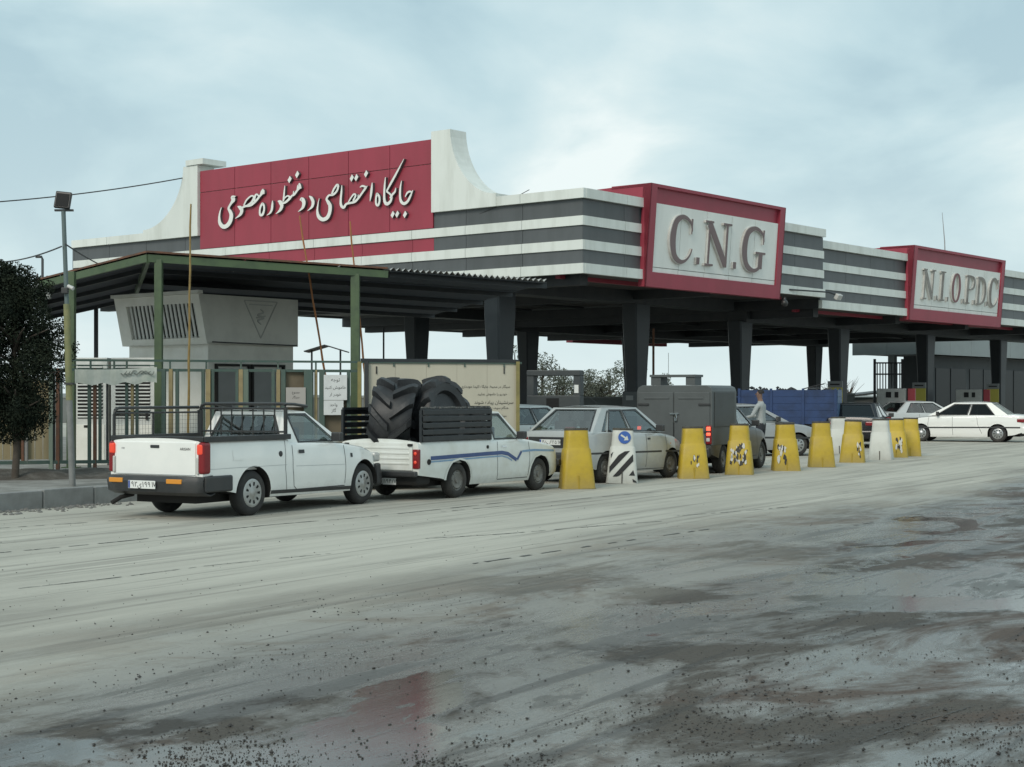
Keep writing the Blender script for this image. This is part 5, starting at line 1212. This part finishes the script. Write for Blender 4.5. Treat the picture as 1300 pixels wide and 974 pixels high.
# notices
paperm = mat('notice_paper', (.70, .71, .70), .8, (.62, .63, .62), 5); paper2 = mat('notice_card', (.42, .39, .36), .8)
def notice(label, x0_, x1_, y0_, y1_, m, lines, name='notice'):
    a, b = fx(x0_, .085), fx(x1_, .085); zt_, zb_ = px(0, y0_, a.y).z, px(0, y1_, a.y).z
    N_ = thing(name, label, 'notice', ((a.x + b.x) / 2, (a.y + b.y) / 2, zb_), math.atan2(FD.y, FD.x)); w = (b - a).length; h = zt_ - zb_
    B = MB(); B.bx(-w / 2, w / 2, -.003, .003, 0, h); B.build('sheet', m, N_)
    B = MB(); B.bx(-w / 2 + .03, -w / 2 + .05, .0, .06, h * .4, h * .7); B.build('tape', m, N_)
    for i, (s_, sz, z_) in enumerate(lines): text_mesh(s_, sz * h, 'line_of_writing', inkm, N_, frame((0, -.0045, h * z_), (1, 0, 0), (0, 0, 1)))
persian = lambda s_: s_[::-1]
notice('white handwritten notice on the fence above a smaller one', 411, 440.5, 476, 508, paperm, [('ﻪﺟﻮﺗ', .2, .8), ('ﺪﯿﻨﮐ ﺶﻮﻣﺎﺧ', .17, .5), ('ﺭﺍ ﺭﺩﻮﺧ', .17, .22)])
notice('small white handwritten notice pinned below the larger one', 411, 436, 508.5, 527, paperm, [('ﺪﺣﺍﻭ', .3, .7), ('ﺯﺎﮔ', .3, .3)])
notice('pinkish card notice on the fence beside the brown sheet', 363, 388, 492, 517, paper2, [('ﻉﻮﻨﻤﻣ', .16, .75), ('ﺭﺎﮕﯿﺳ', .16, .5)])
# torn banner
B = MB(); a, b = fx(95, .10), fx(199, .10); rows = [[], []]; rnd = random.Random(2)
for i in range(27):
    t_ = i / 26; p = a.lerp(b, t_); yy = .02 * math.sin(i * 1.3); zt_ = px(0, 469 - 3 * t_, p.y).z - .02 * math.sin(t_ * 3.1)
    rows[0].append((p.x, p.y + yy * .5, zt_)); rows[1].append((p.x, p.y + yy * .5, zt_ - .27 + .02 * math.sin(i * .9) + .015 * rnd.random()))
Bn = tag(MB().sheet(rows).build('banner', mat('old_banner', (.56, .58, .53), .85, (.42, .46, .40), 3), fix=False), 'torn pale banner strip tied along the fence below its top rail', 'banner')
B = MB()
for i in range(9):
    t_ = .60 + i * .042; p = a.lerp(b, t_) + Vector((0, -.03, 0)); z_ = px(0, 473, p.y).z
    stroke(B, [(p.x - .05, z_ - .02, .02), (p.x + random.uniform(-.02, .02), z_ + random.uniform(-.05, .05), .025), (p.x + .05, z_ + .02, .012)], lambda q, z, d: (q, p.y + d, z), 0, .003)
B.build('faded_letters', mat('faded_ink', (.20, .22, .20), .8), Bn, fix=False)
# ---- beige board with instructions
bgm = mat('beige_board_paint', (.50, .465, .375), .65, (.45, .42, .335), 1.2, stretch=(1, 1, .4))
T = thing('instruction_board', 'large beige board of black Persian instructions behind the loaded pickup', 'board', (0, 0, 0))
a, b = fx(462, -.02), fx(656, -.02); ang = math.atan2(FD.y, FD.x); mid_ = (a + b) / 2; zt_ = px(0, 460, mid_.y).z
for i in range(5):
    q0, q1 = a.lerp(b, i / 5), a.lerp(b, (i + 1) / 5); B = MB(); B.box(((q0.x + q1.x) / 2, (q0.y + q1.y) / 2, (.35 + zt_) / 2), ((q1 - q0).length - .004, .03, zt_ - .35), ang); B.build('board_panel', bgm, T)
for x, m, w in ((465.5, darkm, .07), (456.5, mat('ochre_paint', (.24, .205, .075), .7, (.17, .15, .06), 4), .07), (657.5, _m.get('ochre_paint') or tanm, .07)):
    p = fx(x, .03); B = MB(); B.bar((p.x, p.y, Zk if x < 600 else 0), (p.x, p.y, zt_ + (.0 if x < 600 else .02)), w, w, up=(0, 1, 0)); B.build('post', _m['ochre_paint'] if m is not darkm else darkm, T)
B = MB(); a2, b2 = fx(458, 0), fx(659, 0); a2.z = b2.z = zt_ + .03; B.bar(a2, b2, .05, .06); B.build('top_rail', darkm, T)
for x, y, s_, sz in ((612, 491, 'ﺩﻮﺷ ﯼﺭﺍﺩﺩﻮﺧ ﺍﺪﯿﮐﺍ ﻩﺎﮕﯾﺎﺟ ﻂﯿﺤﻣ ﺭﺩ ﺭﺎﮕﯿﺳ', .095), (625, 500.5, 'ﺪﯿﯾﺎﻤﻧ ﺵﻮﻣﺎﺧ ﺍﺭ ﻭﺭﺩﻮﺧ', .09), (627, 511, 'ﺪﻧﻮﺷ ﻩﺩﺎﯿﭘ ﻥﺎﻨﯿﺸﻧﺮﺳ', .13), (630, 518, 'ﯼﺮﯿﮔ ﺖﺧﻮﺳ ﻡﺎﮕﻨﻫ', .09), (634, 528, 'ﻊﻄﻗ ﻞﯾﺎﺑﻮﻣ', .09)):
    p = fx(x, .0); p.z = px(0, y, p.y).z; q = p + FN * .0
    text_mesh(s_, sz * .72, 'line_of_writing', inkm, T, frame((p.x + FN.x * .0 , p.y + FN.y * .0 , p.z), FD, (0, 0, 1)))
for x in (478, 640):
    p = fx(x, .005); p.z = px(0, 470, p.y).z; B = MB(); B.bar(p - Vector((0, 0, .07)), p + Vector((0, 0, .07)), .022, .012); B.build('mark', inkm, T)
# ---- bamboo canes tied to the fence, floodlight posts
canem = mat('bamboo_cane', (.34, .235, .085), .6, (.24, .16, .06), 6); caner = mat('orange_cane', (.42, .17, .06), .6, (.30, .13, .05), 6)
for (x0_, y0_, x1_, y1_, m, lb, Y) in ((240, 455, 242, 259, canem, 'thin yellow cane standing upright behind the shelter post', 28.35), (409, 452, 380, 274, caner, 'orange cane leaning through the roof edge, taller of two', 32.3), (461, 452, 444, 281, caner, 'orange cane leaning beside the thick shelter post', 32.4)):
    p, q = px(x0_, y0_, Y), px(x1_, y1_, Y - .55); p0 = p - (q - p) * ((p.z - Zk) / (q.z - p.z)); B = MB()
    B.tube([p0.lerp(q, t_ / 12) + Vector((.006 * math.sin(t_ * 2.2), 0, 0)) for t_ in range(13)], [.024 - .0008 * t_ + (.003 if t_ % 2 else 0) for t_ in range(13)], 8)
    tag(B.build('bamboo_cane', m, smooth=60), lb, 'cane', 'canes')
P = gp(92, 617.6, KH - .012); topz = px(0, 268, P.y).z; xt = px(80.5, 0, P.y).x
T = thing('floodlight_post', 'slender lamp post with a square black floodlight standing by the kerb', 'lamp post', (P.x, P.y, Zk))
dx = xt - P.x
B = MB(); B.tube([(0, 0, 0), (dx * .35, 0, 1.3)], .05, 12); B.build('lower_pole', mat('grey_pole', (.20, .205, .20), .6, (.15, .155, .15), 6), T, smooth=50)
B = MB(); B.tube([(dx * .35, 0, 1.3), (dx * .62, 0, 2.75)], .052, 12); B.build('middle_pole', mat('ochre_pole', (.21, .205, .095), .7, (.12, .15, .075), 5), T, smooth=50)
B = MB(); B.tube([(dx * .62, 0, 2.75), (dx, 0, topz - Zk)], .034, 12); B.build('upper_pole', mat('teal_pole', (.10, .135, .135), .5), T, smooth=50)
B = MB(); B.box((dx, -.02, topz - Zk + .16), (.24, .07, .26), M=Matrix.Rotation(R(6), 3, 'Y') @ Matrix.Rotation(R(-12), 3, 'X')); fl = B.build('floodlight', blks, T, bevel=.015)
B = MB(); B.box((dx, -.06, topz - Zk + .16), (.19, .01, .20), M=Matrix.Rotation(R(6), 3, 'Y') @ Matrix.Rotation(R(-12), 3, 'X')); B.build('lens', mat('flood_lens', (.012, .013, .014), .6, spec=.2), fl)
B = MB(); B.bar((dx - .13, 0, topz - Zk + .01), (dx + .15, 0, topz - Zk + .01), .05, .03); B.build('bracket', blks, T)
B = MB(); B.box((dx * .55 - .02, -.06, 2.95), (.10, .08, .09)); B.build('junction_box', blkp, T, bevel=.01)
B = MB(); B.tube([(dx * .6 + .02, -.02, 3.02), (dx * .6 + .11, -.05, 2.98)], .03, 10); B.tube([(dx * .62, 0, 3.0), (dx * .6 + .04, -.02, 3.02)], .012, 6); B.build('camera_head', mat('camera_white', (.5, .5, .49), .4), T, smooth=50)
B = MB(); B.box((dx * .33, 0, 1.55), (.13, .13, .03)); B.build('clamp', blkp, T)
for (x, y, Y, w, h, lb) in ((46, 369, 31.8, .28, .25, 'small white floodlight under the shelter eave beside the tree'), (58.5, 372, 31.9, .16, .26, 'narrow white floodlight tucked behind the other at the eave')):
    p = px(x, y, Y); T = thing('eave_floodlight', lb, 'floodlight', p, R(20))
    B = MB(); B.box((0, 0, 0), (w, .12, h), M=Matrix.Rotation(R(-12), 3, 'Y')); B.build('housing', mat('flood_white', (.42, .44, .43), .5), T, bevel=.02)
    B = MB(); B.bar((0, .0, h / 2), (.03, .1, h / 2 + .22), .03); B.build('bracket', darkm, T)
P2 = px(54, 0, 60); T = thing('street_lamp', 'thin lamp post with a bent arm far beyond the shelter roof', 'lamp post', (P2.x, 60, 0)); zt_ = px(0, 326, 60).z
B = MB(); B.tube([(0, 0, 0), (0, 0, zt_ - .1), (-.05, 0, zt_), (-.14, 0, zt_)], .05, 8); B.build('pole', mat('dark_pole', (.06, .065, .07), .6), T, smooth=50)
B = MB(); B.bx(-.26, -.06, -.06, .06, zt_ - .05, zt_ + .03); B.build('lamp_head', blks, T, bevel=.015)
# overhead wires
wirem = mat('wire', (.05, .052, .055), .7)
def wire(label, a, b, sag, r=.012, n=14):
    pts = [a.lerp(b, i / n) - Vector((0, 0, sag * 4 * (i / n) * (1 - i / n))) for i in range(n + 1)]
    return tag(MB().tube(pts, r, 5).build('overhead_wire', wirem, smooth=60), label, 'wire')
wire('long overhead wire running to the tip of the white wing', px(-40, 259, 52), px(238, 225, 58), .12, .022)
wire('short wire from the lamp post to the striped canopy', px(83, 310, 23.6), px(160, 345, 45), .1)
wire('low wire reaching the lamp post from beyond the tree', px(-30, 332, 30), px(78, 313, 23.7), .1)
wire('cable slung across the crimson wall end', px(672, 241, 47.6), px(520, 301, 51.2), .15, .012)
# ---- trees
def leaf_cloud(mb, c, rx, ry, rz, n, size, rnd, squash=1.0):
    for i in range(n):
        while True:
            d = Vector((rnd.uniform(-1, 1), rnd.uniform(-1, 1), rnd.uniform(-1, 1)))
            if d.length <= 1: break
        d = d.normalized() * d.length ** .45
        p = Vector(c) + Vector((d.x * rx, d.y * ry, d.z * rz)); s = size * rnd.uniform(.5, 1.3)
        a = Vector((rnd.gauss(0, 1), rnd.gauss(0, 1), rnd.gauss(0, 1))).normalized(); b = a.cross(Vector((rnd.gauss(0, 1), rnd.gauss(0, 1), rnd.gauss(0, 1)))).normalized()
        mb.add([p - a * s, p + b * s * .5, p + a * s, p - b * s * .5], [(0, 1, 2, 3)])
leafd = mat('dark_needles', (.013, .019, .014), 1.0, (.034, .042, .027), 4, spec=.1); bark = mat('bark', (.06, .048, .038), .9, (.09, .075, .06), 9)
P3 = Vector((px(19, 0, 25.6).x, 25.6, Zk)); T = thing('tree', 'dense dark evergreen tree on the pavement beside the shelter', 'tree', P3)
rnd = random.Random(4)
B = MB(); B.tube([(0, 0, 0), (.03, 0, .5), (-.02, .02, 1.2), (0, 0, 2.6)], [.065, .055, .045, .025], 9)
for i in range(14):
    q = rnd.uniform(0, 6.28); z_ = rnd.uniform(.8, 2.4); B.tube([(0, 0, z_), (math.cos(q) * .4, math.sin(q) * .4, z_ + .25), (math.cos(q) * .75, math.sin(q) * .75, z_ + .35)], [.03, .02, .008], 5)
B.build('trunk', bark, T, smooth=60)
B = MB()
for i in range(150):
    z_ = rnd.uniform(.80, 3.35); rad = lerp_tab([(.7, .25), (1.05, .55), (1.6, .82), (2.2, .84), (2.8, .50), (3.3, .24), (3.7, .10)])(z_); q = rnd.uniform(0, 6.28); rr_ = rad * rnd.uniform(.02, 1) ** .6
    leaf_cloud(B, (math.cos(q) * rr_ - .12, math.sin(q) * rr_, z_), .30, .30, .26, 520, .024, rnd)
for i in range(26):
    z_ = rnd.uniform(1.0, 3.0); q = rnd.uniform(0, 6.28); rad = lerp_tab([(.7, .45), (1.6, .90), (2.2, .92), (3.0, .5)])(z_)
    for j in range(3): leaf_cloud(B, (math.cos(q) * (rad + .08 * j) - .12, math.sin(q) * (rad + .08 * j), z_ + .10 * j), .13 - .03 * j, .13 - .03 * j, .15 - .02 * j, 80, .022, rnd)
for i in range(7): leaf_cloud(B, (-.25 + rnd.uniform(-.15, .15), rnd.uniform(-.1, .1), 3.2 + i * .09), .14 - .012 * i, .14 - .012 * i, .12, 140, .028, rnd)
B.build('crown', leafd, T, fix=False)
leafg = mat('far_leaves', (.10, .115, .09), .9, (.13, .145, .115), .8)
rnd = random.Random(12)
TR = [(618, 470, 96, 3.2), (652, 474, 105, 2.5), (690, 452, 100, 4.2), (716, 468, 112, 3.8), (748, 470, 118, 3.2), (775, 468, 108, 3.4), (798, 458, 104, 3.6), (655, 436, 125, 3.0), (842, 478, 120, 3.2), (738, 480, 96, 3.0), (764, 484, 98, 3.0), (706, 482, 95, 3.0), (672, 474, 98, 3.0)]
TL = ['tallest tree beyond the canopy, beside the dark dispenser frame', ]
for i, (x, y, Y, sp) in enumerate(TR):
    zt_ = px(0, y, Y).z; p = px(x, 0, Y); T = thing('tree', 'tallest grey-green tree beyond the canopy, above the dark dispenser frame' if i == 2 else 'small open-crowned tree far behind the canopy columns', 'tree', (p.x, Y, 0), rnd.uniform(0, 6), None if i == 2 else 'trees beyond the station')
    B = MB(); B.tube([(0, 0, 0), (.1, 0, zt_ * .4), (0, .1, zt_ * .85)], [.16, .12, .04], 7)
    for j in range(6): q = rnd.uniform(0, 6.28); z_ = zt_ * rnd.uniform(.3, .7); B.tube([(0, 0, z_), (math.cos(q) * sp * .25, math.sin(q) * sp * .25, z_ + zt_ * .18)], [.06, .02], 5)
    B.build('trunk', bark, T, smooth=60); B = MB()
    for j in range(17):
        q = rnd.uniform(0, 6.28); z_ = zt_ * rnd.uniform(.22, .95); rr_ = sp * .42 * rnd.uniform(.1, 1) * (1.15 - .75 * z_ / zt_); leaf_cloud(B, (math.cos(q) * rr_, math.sin(q) * rr_, z_), sp * .16, sp * .16, sp * .13, 130, .075, rnd)
    B.build('crown', leafg, T, fix=False)
for x, y, Y in ((1054, 492, 110), (1078, 486, 112), (1062, 488, 120)):     # bare winter trees
    zt_ = px(0, y, Y).z + .5; p = px(x, 0, Y); T = thing('tree', 'bare leafless tree seen between the fuel canopy columns', 'tree', (p.x, Y, 0), 0, 'bare trees')
    B = MB(); B.tube([(0, 0, 0), (.05, 0, zt_ * .5)], [.12, .07], 6); B.build('trunk', bark, T, smooth=60); B = MB()
    for j in range(34):
        q = rnd.uniform(0, 6.28); r_ = rnd.uniform(.3, 1.3); z_ = zt_ * rnd.uniform(.35, .6); B.tube([(0, 0, z_), (math.cos(q) * r_ * .5, math.sin(q) * r_ * .5, z_ + zt_ * .2), (math.cos(q) * r_, math.sin(q) * r_, z_ + zt_ * rnd.uniform(.28, .42))], [.03, .018, .006], 4)
    B.build('branches', bark, T, fix=False)
# ---- far boundary wall, small far roofs
wallm = mat('far_wall', (.16, .17, .165), .9, (.13, .14, .135), .3)
for x0_, x1_, Y, z_, lb in ((560, 830, 88, 1.5, 'low grey boundary wall beyond the dispensers'), (830, 1085, 96, 1.7, 'low grey boundary wall behind the blue truck'), (-300, 560, 95, 1.5, 'low grey boundary wall beyond the compound')):
    a, b = px(x0_, 0, Y), px(x1_, 0, Y); T = thing('boundary_wall', lb, 'wall', (a.x, Y, 0)); B = MB(); B.bx(0, b.x - a.x, 0, .25, 0, z_); B.build('wall', wallm, T)
    B = MB(); B.bx(-.03, b.x - a.x + .03, -.04, .29, z_, z_ + .09); B.build('coping', mat('coping', (.22, .23, .22), .9), T)
p = px(1118, 0, 100); T = thing('shed', 'low shed with a dark sloping roof beyond the fuel canopy', 'building', (p.x, 100, 0))
B = MB(); B.bx(-3.2, 3.2, 0, 5, 0, 1.55); B.build('wall', wallm, T)
B = MB(); B.add([(-3.5, -.3, 1.40), (3.5, -.3, 2.15), (3.5, 5.3, 2.15), (-3.5, 5.3, 1.40), (-3.5, -.3, 1.52), (3.5, -.3, 2.27), (3.5, 5.3, 2.27), (-3.5, 5.3, 1.52)], [(3, 2, 1, 0), (4, 5, 6, 7), (0, 1, 5, 4), (1, 2, 6, 5), (2, 3, 7, 6), (3, 0, 4, 7)]); B.build('roof', mat('far_roof', (.10, .11, .115), .8), T)
p = px(414, 0, 55); T = thing('sunshade', 'small dark pitched sunshade peeking over the fence', 'sunshade', (p.x, 55, 0)); zt_ = px(0, 438, 55).z
B = MB(); B.add([(-.72, -.5, zt_ - .22), (0, -.5, zt_), (.72, -.5, zt_ - .22), (-.72, .9, zt_ - .22), (0, .9, zt_), (.72, .9, zt_ - .22)], [(0, 1, 4, 3), (1, 2, 5, 4)]); B.build('roof', darkm, T, solid=.04)
for x_ in (-.5, .5): B = MB(); B.bar((x_, 0, 0), (x_, 0, zt_ - .15), .06); B.build('post', darkm, T)

# ================================================================= pumps, islands, shop
islm = mat('island_concrete', (.30, .30, .28), .85, (.22, .22, .21), 2)
def isl(a0, a1, b0, b1):
    B = MB(); B.bx(a0, a1, b0, b1, 0, .16); o = B.build('pump_island', islm, bevel=.02); o.location = C0; o.rotation_euler = (0, 0, CRZ); return tag(o, kind='structure')
for a in (0.2, 7.7, 14.8, 22.9, 31.6, 40.4): isl(a, a + 2.2, 3.3, 4.7)
for a in (9.4, 16.7, 24.8, 34.8, 43.1): isl(a, a + 2.2, 15.3, 16.7)
dspm = mat('dispenser_grey', (.042, .05, .053), .5, (.055, .062, .064), 3); dpale = mat('dispenser_panel', (.17, .18, .18), .5)
def cab_unit(label, x, Y, w, h, rz):
    """gas dispenser: tall cabinet with an open window frame in its upper half"""
    p = px(x, 0, Y); T = thing('gas_dispenser', label, 'dispenser', (p.x, Y, .16), rz)
    B = MB(); B.bx(-w / 2, w / 2, -.32, .32, 0, 1.48); B.build('base_cabinet', dspm, T, bevel=.02)
    for s in (-1, 1): B = MB(); q = s * (w / 2 - .10); B.bx(q - .10, q + .10, -.30, .30, 1.48, h - .16); B.build('upright', dspm, T, bevel=.01)
    B = MB(); B.bx(-w / 2, w / 2, -.33, .33, h - .16, h); B.build('head', dspm, T, bevel=.02)
    B = MB(); B.bx(-.2, .16, -.335, -.318, 1.12, 1.40); B.build('screen', holem, T)
    B = MB(); B.bx(w / 2 - .17, w / 2 - .05, -.315, -.298, 1.55, 1.78); B.build('label_plate', platem, T)
    B = MB(); B.bx(-.40, -.28, -.335, -.318, .30, .52); B.build('label_plate', platem, T)
    B = MB(); B.tube([(-.45, -.33, .95), (-.5, -.46, .7), (-.42, -.48, .3), (-.3, -.42, .18), (-.2, -.36, .5)], .02, 8); B.build('hose', rubm, T, smooth=60)
    return T
cab_unit('dark grey gas dispenser with an open frame top beside the board', 705, 45.2, 1.55, 2.20, R(-12))
p = px(808, 0, 50); T = thing('notice_box', 'dark control box with a white no-smoking plate on the column', 'control box', (px(806, 0, 54.6).x, 54.55, .16), R(-10))
B = MB(); B.bx(-.42, .42, -.14, .14, 0, 1.62); B.build('cabinet', dspm, T, bevel=.02)
B = MB(); B.bx(.12, .40, -.16, -.142, .95, 1.45); q = B.build('plate', platem, T)
B = MB(); B.tube([(.26 + .09 * math.cos(t_ * .524), -.165, 1.2 + .13 * math.sin(t_ * .524)) for t_ in range(12)], .014, 6, closed=True); B.build('ring_mark', inkm, q, smooth=60)
B = MB(); B.bx(.245, .275, -.168, -.162, 1.11, 1.29); B.build('cigarette_mark', inkm, q)
B = MB(); B.bx(-.3, -.05, -.16, -.142, 1.32, 1.48); B.build('gauge', dpale, T)
for x, Y, lb in ((836, 62, 'thin pole with a red tip standing beyond the first column'),):
    p = px(829.5, 0, 60); B = MB(); B.tube([(p.x, 60, 0), (p.x, 60, 4.2)], .045, 8); tag(B.build('marker_pole', rstm, smooth=60), lb, 'pole')
p = px(487, 0, 70); B = MB(); B.tube([(p.x, 70, 0), (p.x, 70, 4.7)], .04, 8); tag(B.build('marker_pole', darkm, smooth=60), 'thin dark pole standing between the left canopy columns', 'pole')
def pump(label, x, Y, rz):
    p = px(x, 0, Y); T = thing('fuel_pump', label, 'fuel pump', (p.x, Y, .16), rz); pw = mat('pump_white', (.36, .36, .34), .5, (.30, .30, .28), 4); pr_ = mat('pump_red', (.28, .025, .035), .5)
    B = MB(); B.bx(-.62, .62, -.28, .28, 0, .95); B.build('lower_cabinet', mat('pump_dim_red', (.16, .05, .055), .6), T, bevel=.02)
    B = MB(); B.bx(-.60, .60, -.27, .27, .97, 1.78); hd = B.build('head', pw, T, bevel=.03)
    for a_, b_ in ((-.22, .0), (.14, .30)): B = MB(); B.bx(a_, b_, -.285, -.268, 1.40, 1.64); B.build('display', holem, hd)
    B = MB(); B.bx(-.2, .05, -.285, -.268, 1.06, 1.16); B.build('display', holem, hd)
    B = MB(); B.bx(.68, .98, -.25, .25, 0, 1.78); B.build('side_column', pr_, T, bevel=.02)
    for a_ in (-.45, .40): B = MB(); B.tube([(a_, -.28, 1.0), (a_ + .05, -.42, .7), (a_ + .1, -.44, .3), (a_ - .05, -.40, .15), (a_ - .12, -.34, .5), (a_ - .1, -.30, .85)], .022, 8); B.build('hose', rubm, T, smooth=60)
    for a_ in (-.55, .5): B = MB(); B.tube([(a_, -.30, 1.05), (a_, -.36, .9), (a_ + .02, -.38, .78)], [.03, .03, .015], 8); B.build('nozzle', blkp, T, smooth=60)
    return T
pump('white and red fuel pump before the barred gate', 1132, 67, R(-18)); pump('white and red fuel pump under the far canopy behind the white saloon', 1230, 76, R(-18))
yel = mat('notice_yellow', (.42, .36, .06), .6)
for x, Y, lb in ((1067, 66.7, 'yellow notice box fixed on the column left of the pumps'), (1173, 73.6, 'yellow notice box fixed on the column behind the white saloon'), (1266, 80.2, 'yellow notice box on the column at the far pump')):
    p = px(x, 0, Y - .55); T = thing('notice_box', lb, 'notice box', (p.x - .22, Y - .55, 0), R(-20))
    B = MB(); B.bx(-.28, .28, -.1, .1, 0.16, 1.3); B.build('stand', dpale, T); B = MB(); B.bx(-.29, .29, -.11, .11, 1.3, 1.98); B.build('sheet', yel, T)
    B = MB(); B.bx(-.30, .30, -.12, .12, 1.985, 2.25); q = B.build('head', dpale, T); B = MB(); B.bx(-.2, .2, -.13, -.122, 2.08, 2.14); B.build('slot', holem, q)
# shop at the back, right
SO = Vector((px(1160, 0, 92).x, 92.0, 0)); T = thing('station_shop', 'grey station shop with a wide pale fascia and barred gate beyond the pumps', 'building', SO, CRZ)
shopm = mat('shop_wall', (.05, .055, .058), .7, (.04, .045, .047), 1); fasm = mat('shop_fascia', (.26, .29, .29), .5, (.23, .25, .25), .6)
B = MB(); B.bx(1.4, 30, -.0, 1.3, 0, 4.0); B.build('wall', shopm, T)
for i in range(9):
    B = MB(); B.bx(i * 3.1, i * 3.1 + 3.08, -.9, -.6, 4.06, 5.3); B.build('fascia_panel', fasm, T)
for i in range(2): B = MB(); B.bx(-.0, .18, -.55 + i * 2.25, 1.68 + i * 2.25, 4.06, 5.3); B.build('fascia_panel', fasm, T)
B = MB(); B.bx(0.2, 28, -.6, 3.9, 4.1, 5.2); B.build('roof', shopm, T)
B = MB(); B.bx(1.4, 1.8, 1.9, 2.3, 0, 4.1); B.build('pillar', fasm, T)
for i in range(4):
    B = MB(); B.bx(3.0 + i * 5.0, 7.4 + i * 5.0, -.04, .0, .3, 3.3); w_ = B.build('shop_window', mat('shop_glass', (.006, .008, .009), .35, spec=.2), T)
    B = MB(); B.bx(5.1 + i * 5.0, 5.2 + i * 5.0, -.07, -.04, .3, 3.3); B.build('mullion', darkm, w_)
B = MB(); B.bx(20, 24, -.35, -.1, 2.4, 3.3); B.build('air_conditioner', fasm, T, bevel=.03)
# barred gate
a, b = px(1109, 0, 84), px(1147, 0, 84); T = thing('barred_gate', 'dark barred gate standing beside the shop', 'gate', (a.x, 84, 0)); w = b.x - a.x
B = MB(); B.bx(0, .12, -.06, .06, 0, 3.6); B.bx(w - .12, w, -.06, .06, 0, 3.6); B.bx(.12, w - .12, -.04, .04, 2.75, 2.83); B.bx(.12, w - .12, -.04, .04, .9, .98); B.bx(.12, w - .12, -.04, .04, 3.35, 3.43); B.build('frame', darkm, T)
for i in range(9):
    B = MB(); q = .12 + (w - .24) * (i + .5) / 9; B.bar((q, 0, .1), (q, 0, 3.35), .05); B.build('bar', darkm, T)
# roof aerial, soffit lamps
p = C0 + U * 30 + V * 2.0; B = MB(); B.tube([(p.x + .1, p.y, 7.1), (p.x + .05, p.y, 8.6), (p.x - .06, p.y, 9.9)], [.03, .025, .01], 6); tag(B.build('roof_aerial', mat('aerial', (.3, .31, .31), .5), smooth=60), 'thin aerial rising behind the N.I.O.P.D.C sign', 'aerial')
for x, y, d in ((996, 385, -.35),):
    a = right_t(x, d); q = C0 + U * a + V * d; z_ = EYE - (y - HY) / F * q.y; T = thing('security_camera', 'round dark camera under the right corner of the C.N.G sign', 'camera', (q.x, q.y, z_))
    B = MB(); B.lathe([(0, -.13), (.09, -.10), (.13, 0), (.10, .08), (.05, .12), (.05, .2), (0, .2)], 16); B.build('dome', blks, T, smooth=60)
a = right_t(1062, -.6); q = C0 + U * a; z_ = 5.30; T = thing('arm_floodlight', 'small floodlight on a bent arm at the step between the canopies', 'floodlight', q + Vector((0, 0, z_)), CRZ)
B = MB(); B.tube([(-2.6, -.1, .10), (-.4, -.5, .10), (.1, -.6, .0)], .03, 6); B.build('arm', darkm, T); B = MB(); B.box((.1, -.62, -.05), (.34, .16, .22), M=Matrix.Rotation(R(30), 3, 'X')); B.build('lamp_head', whl, T, bevel=.03)
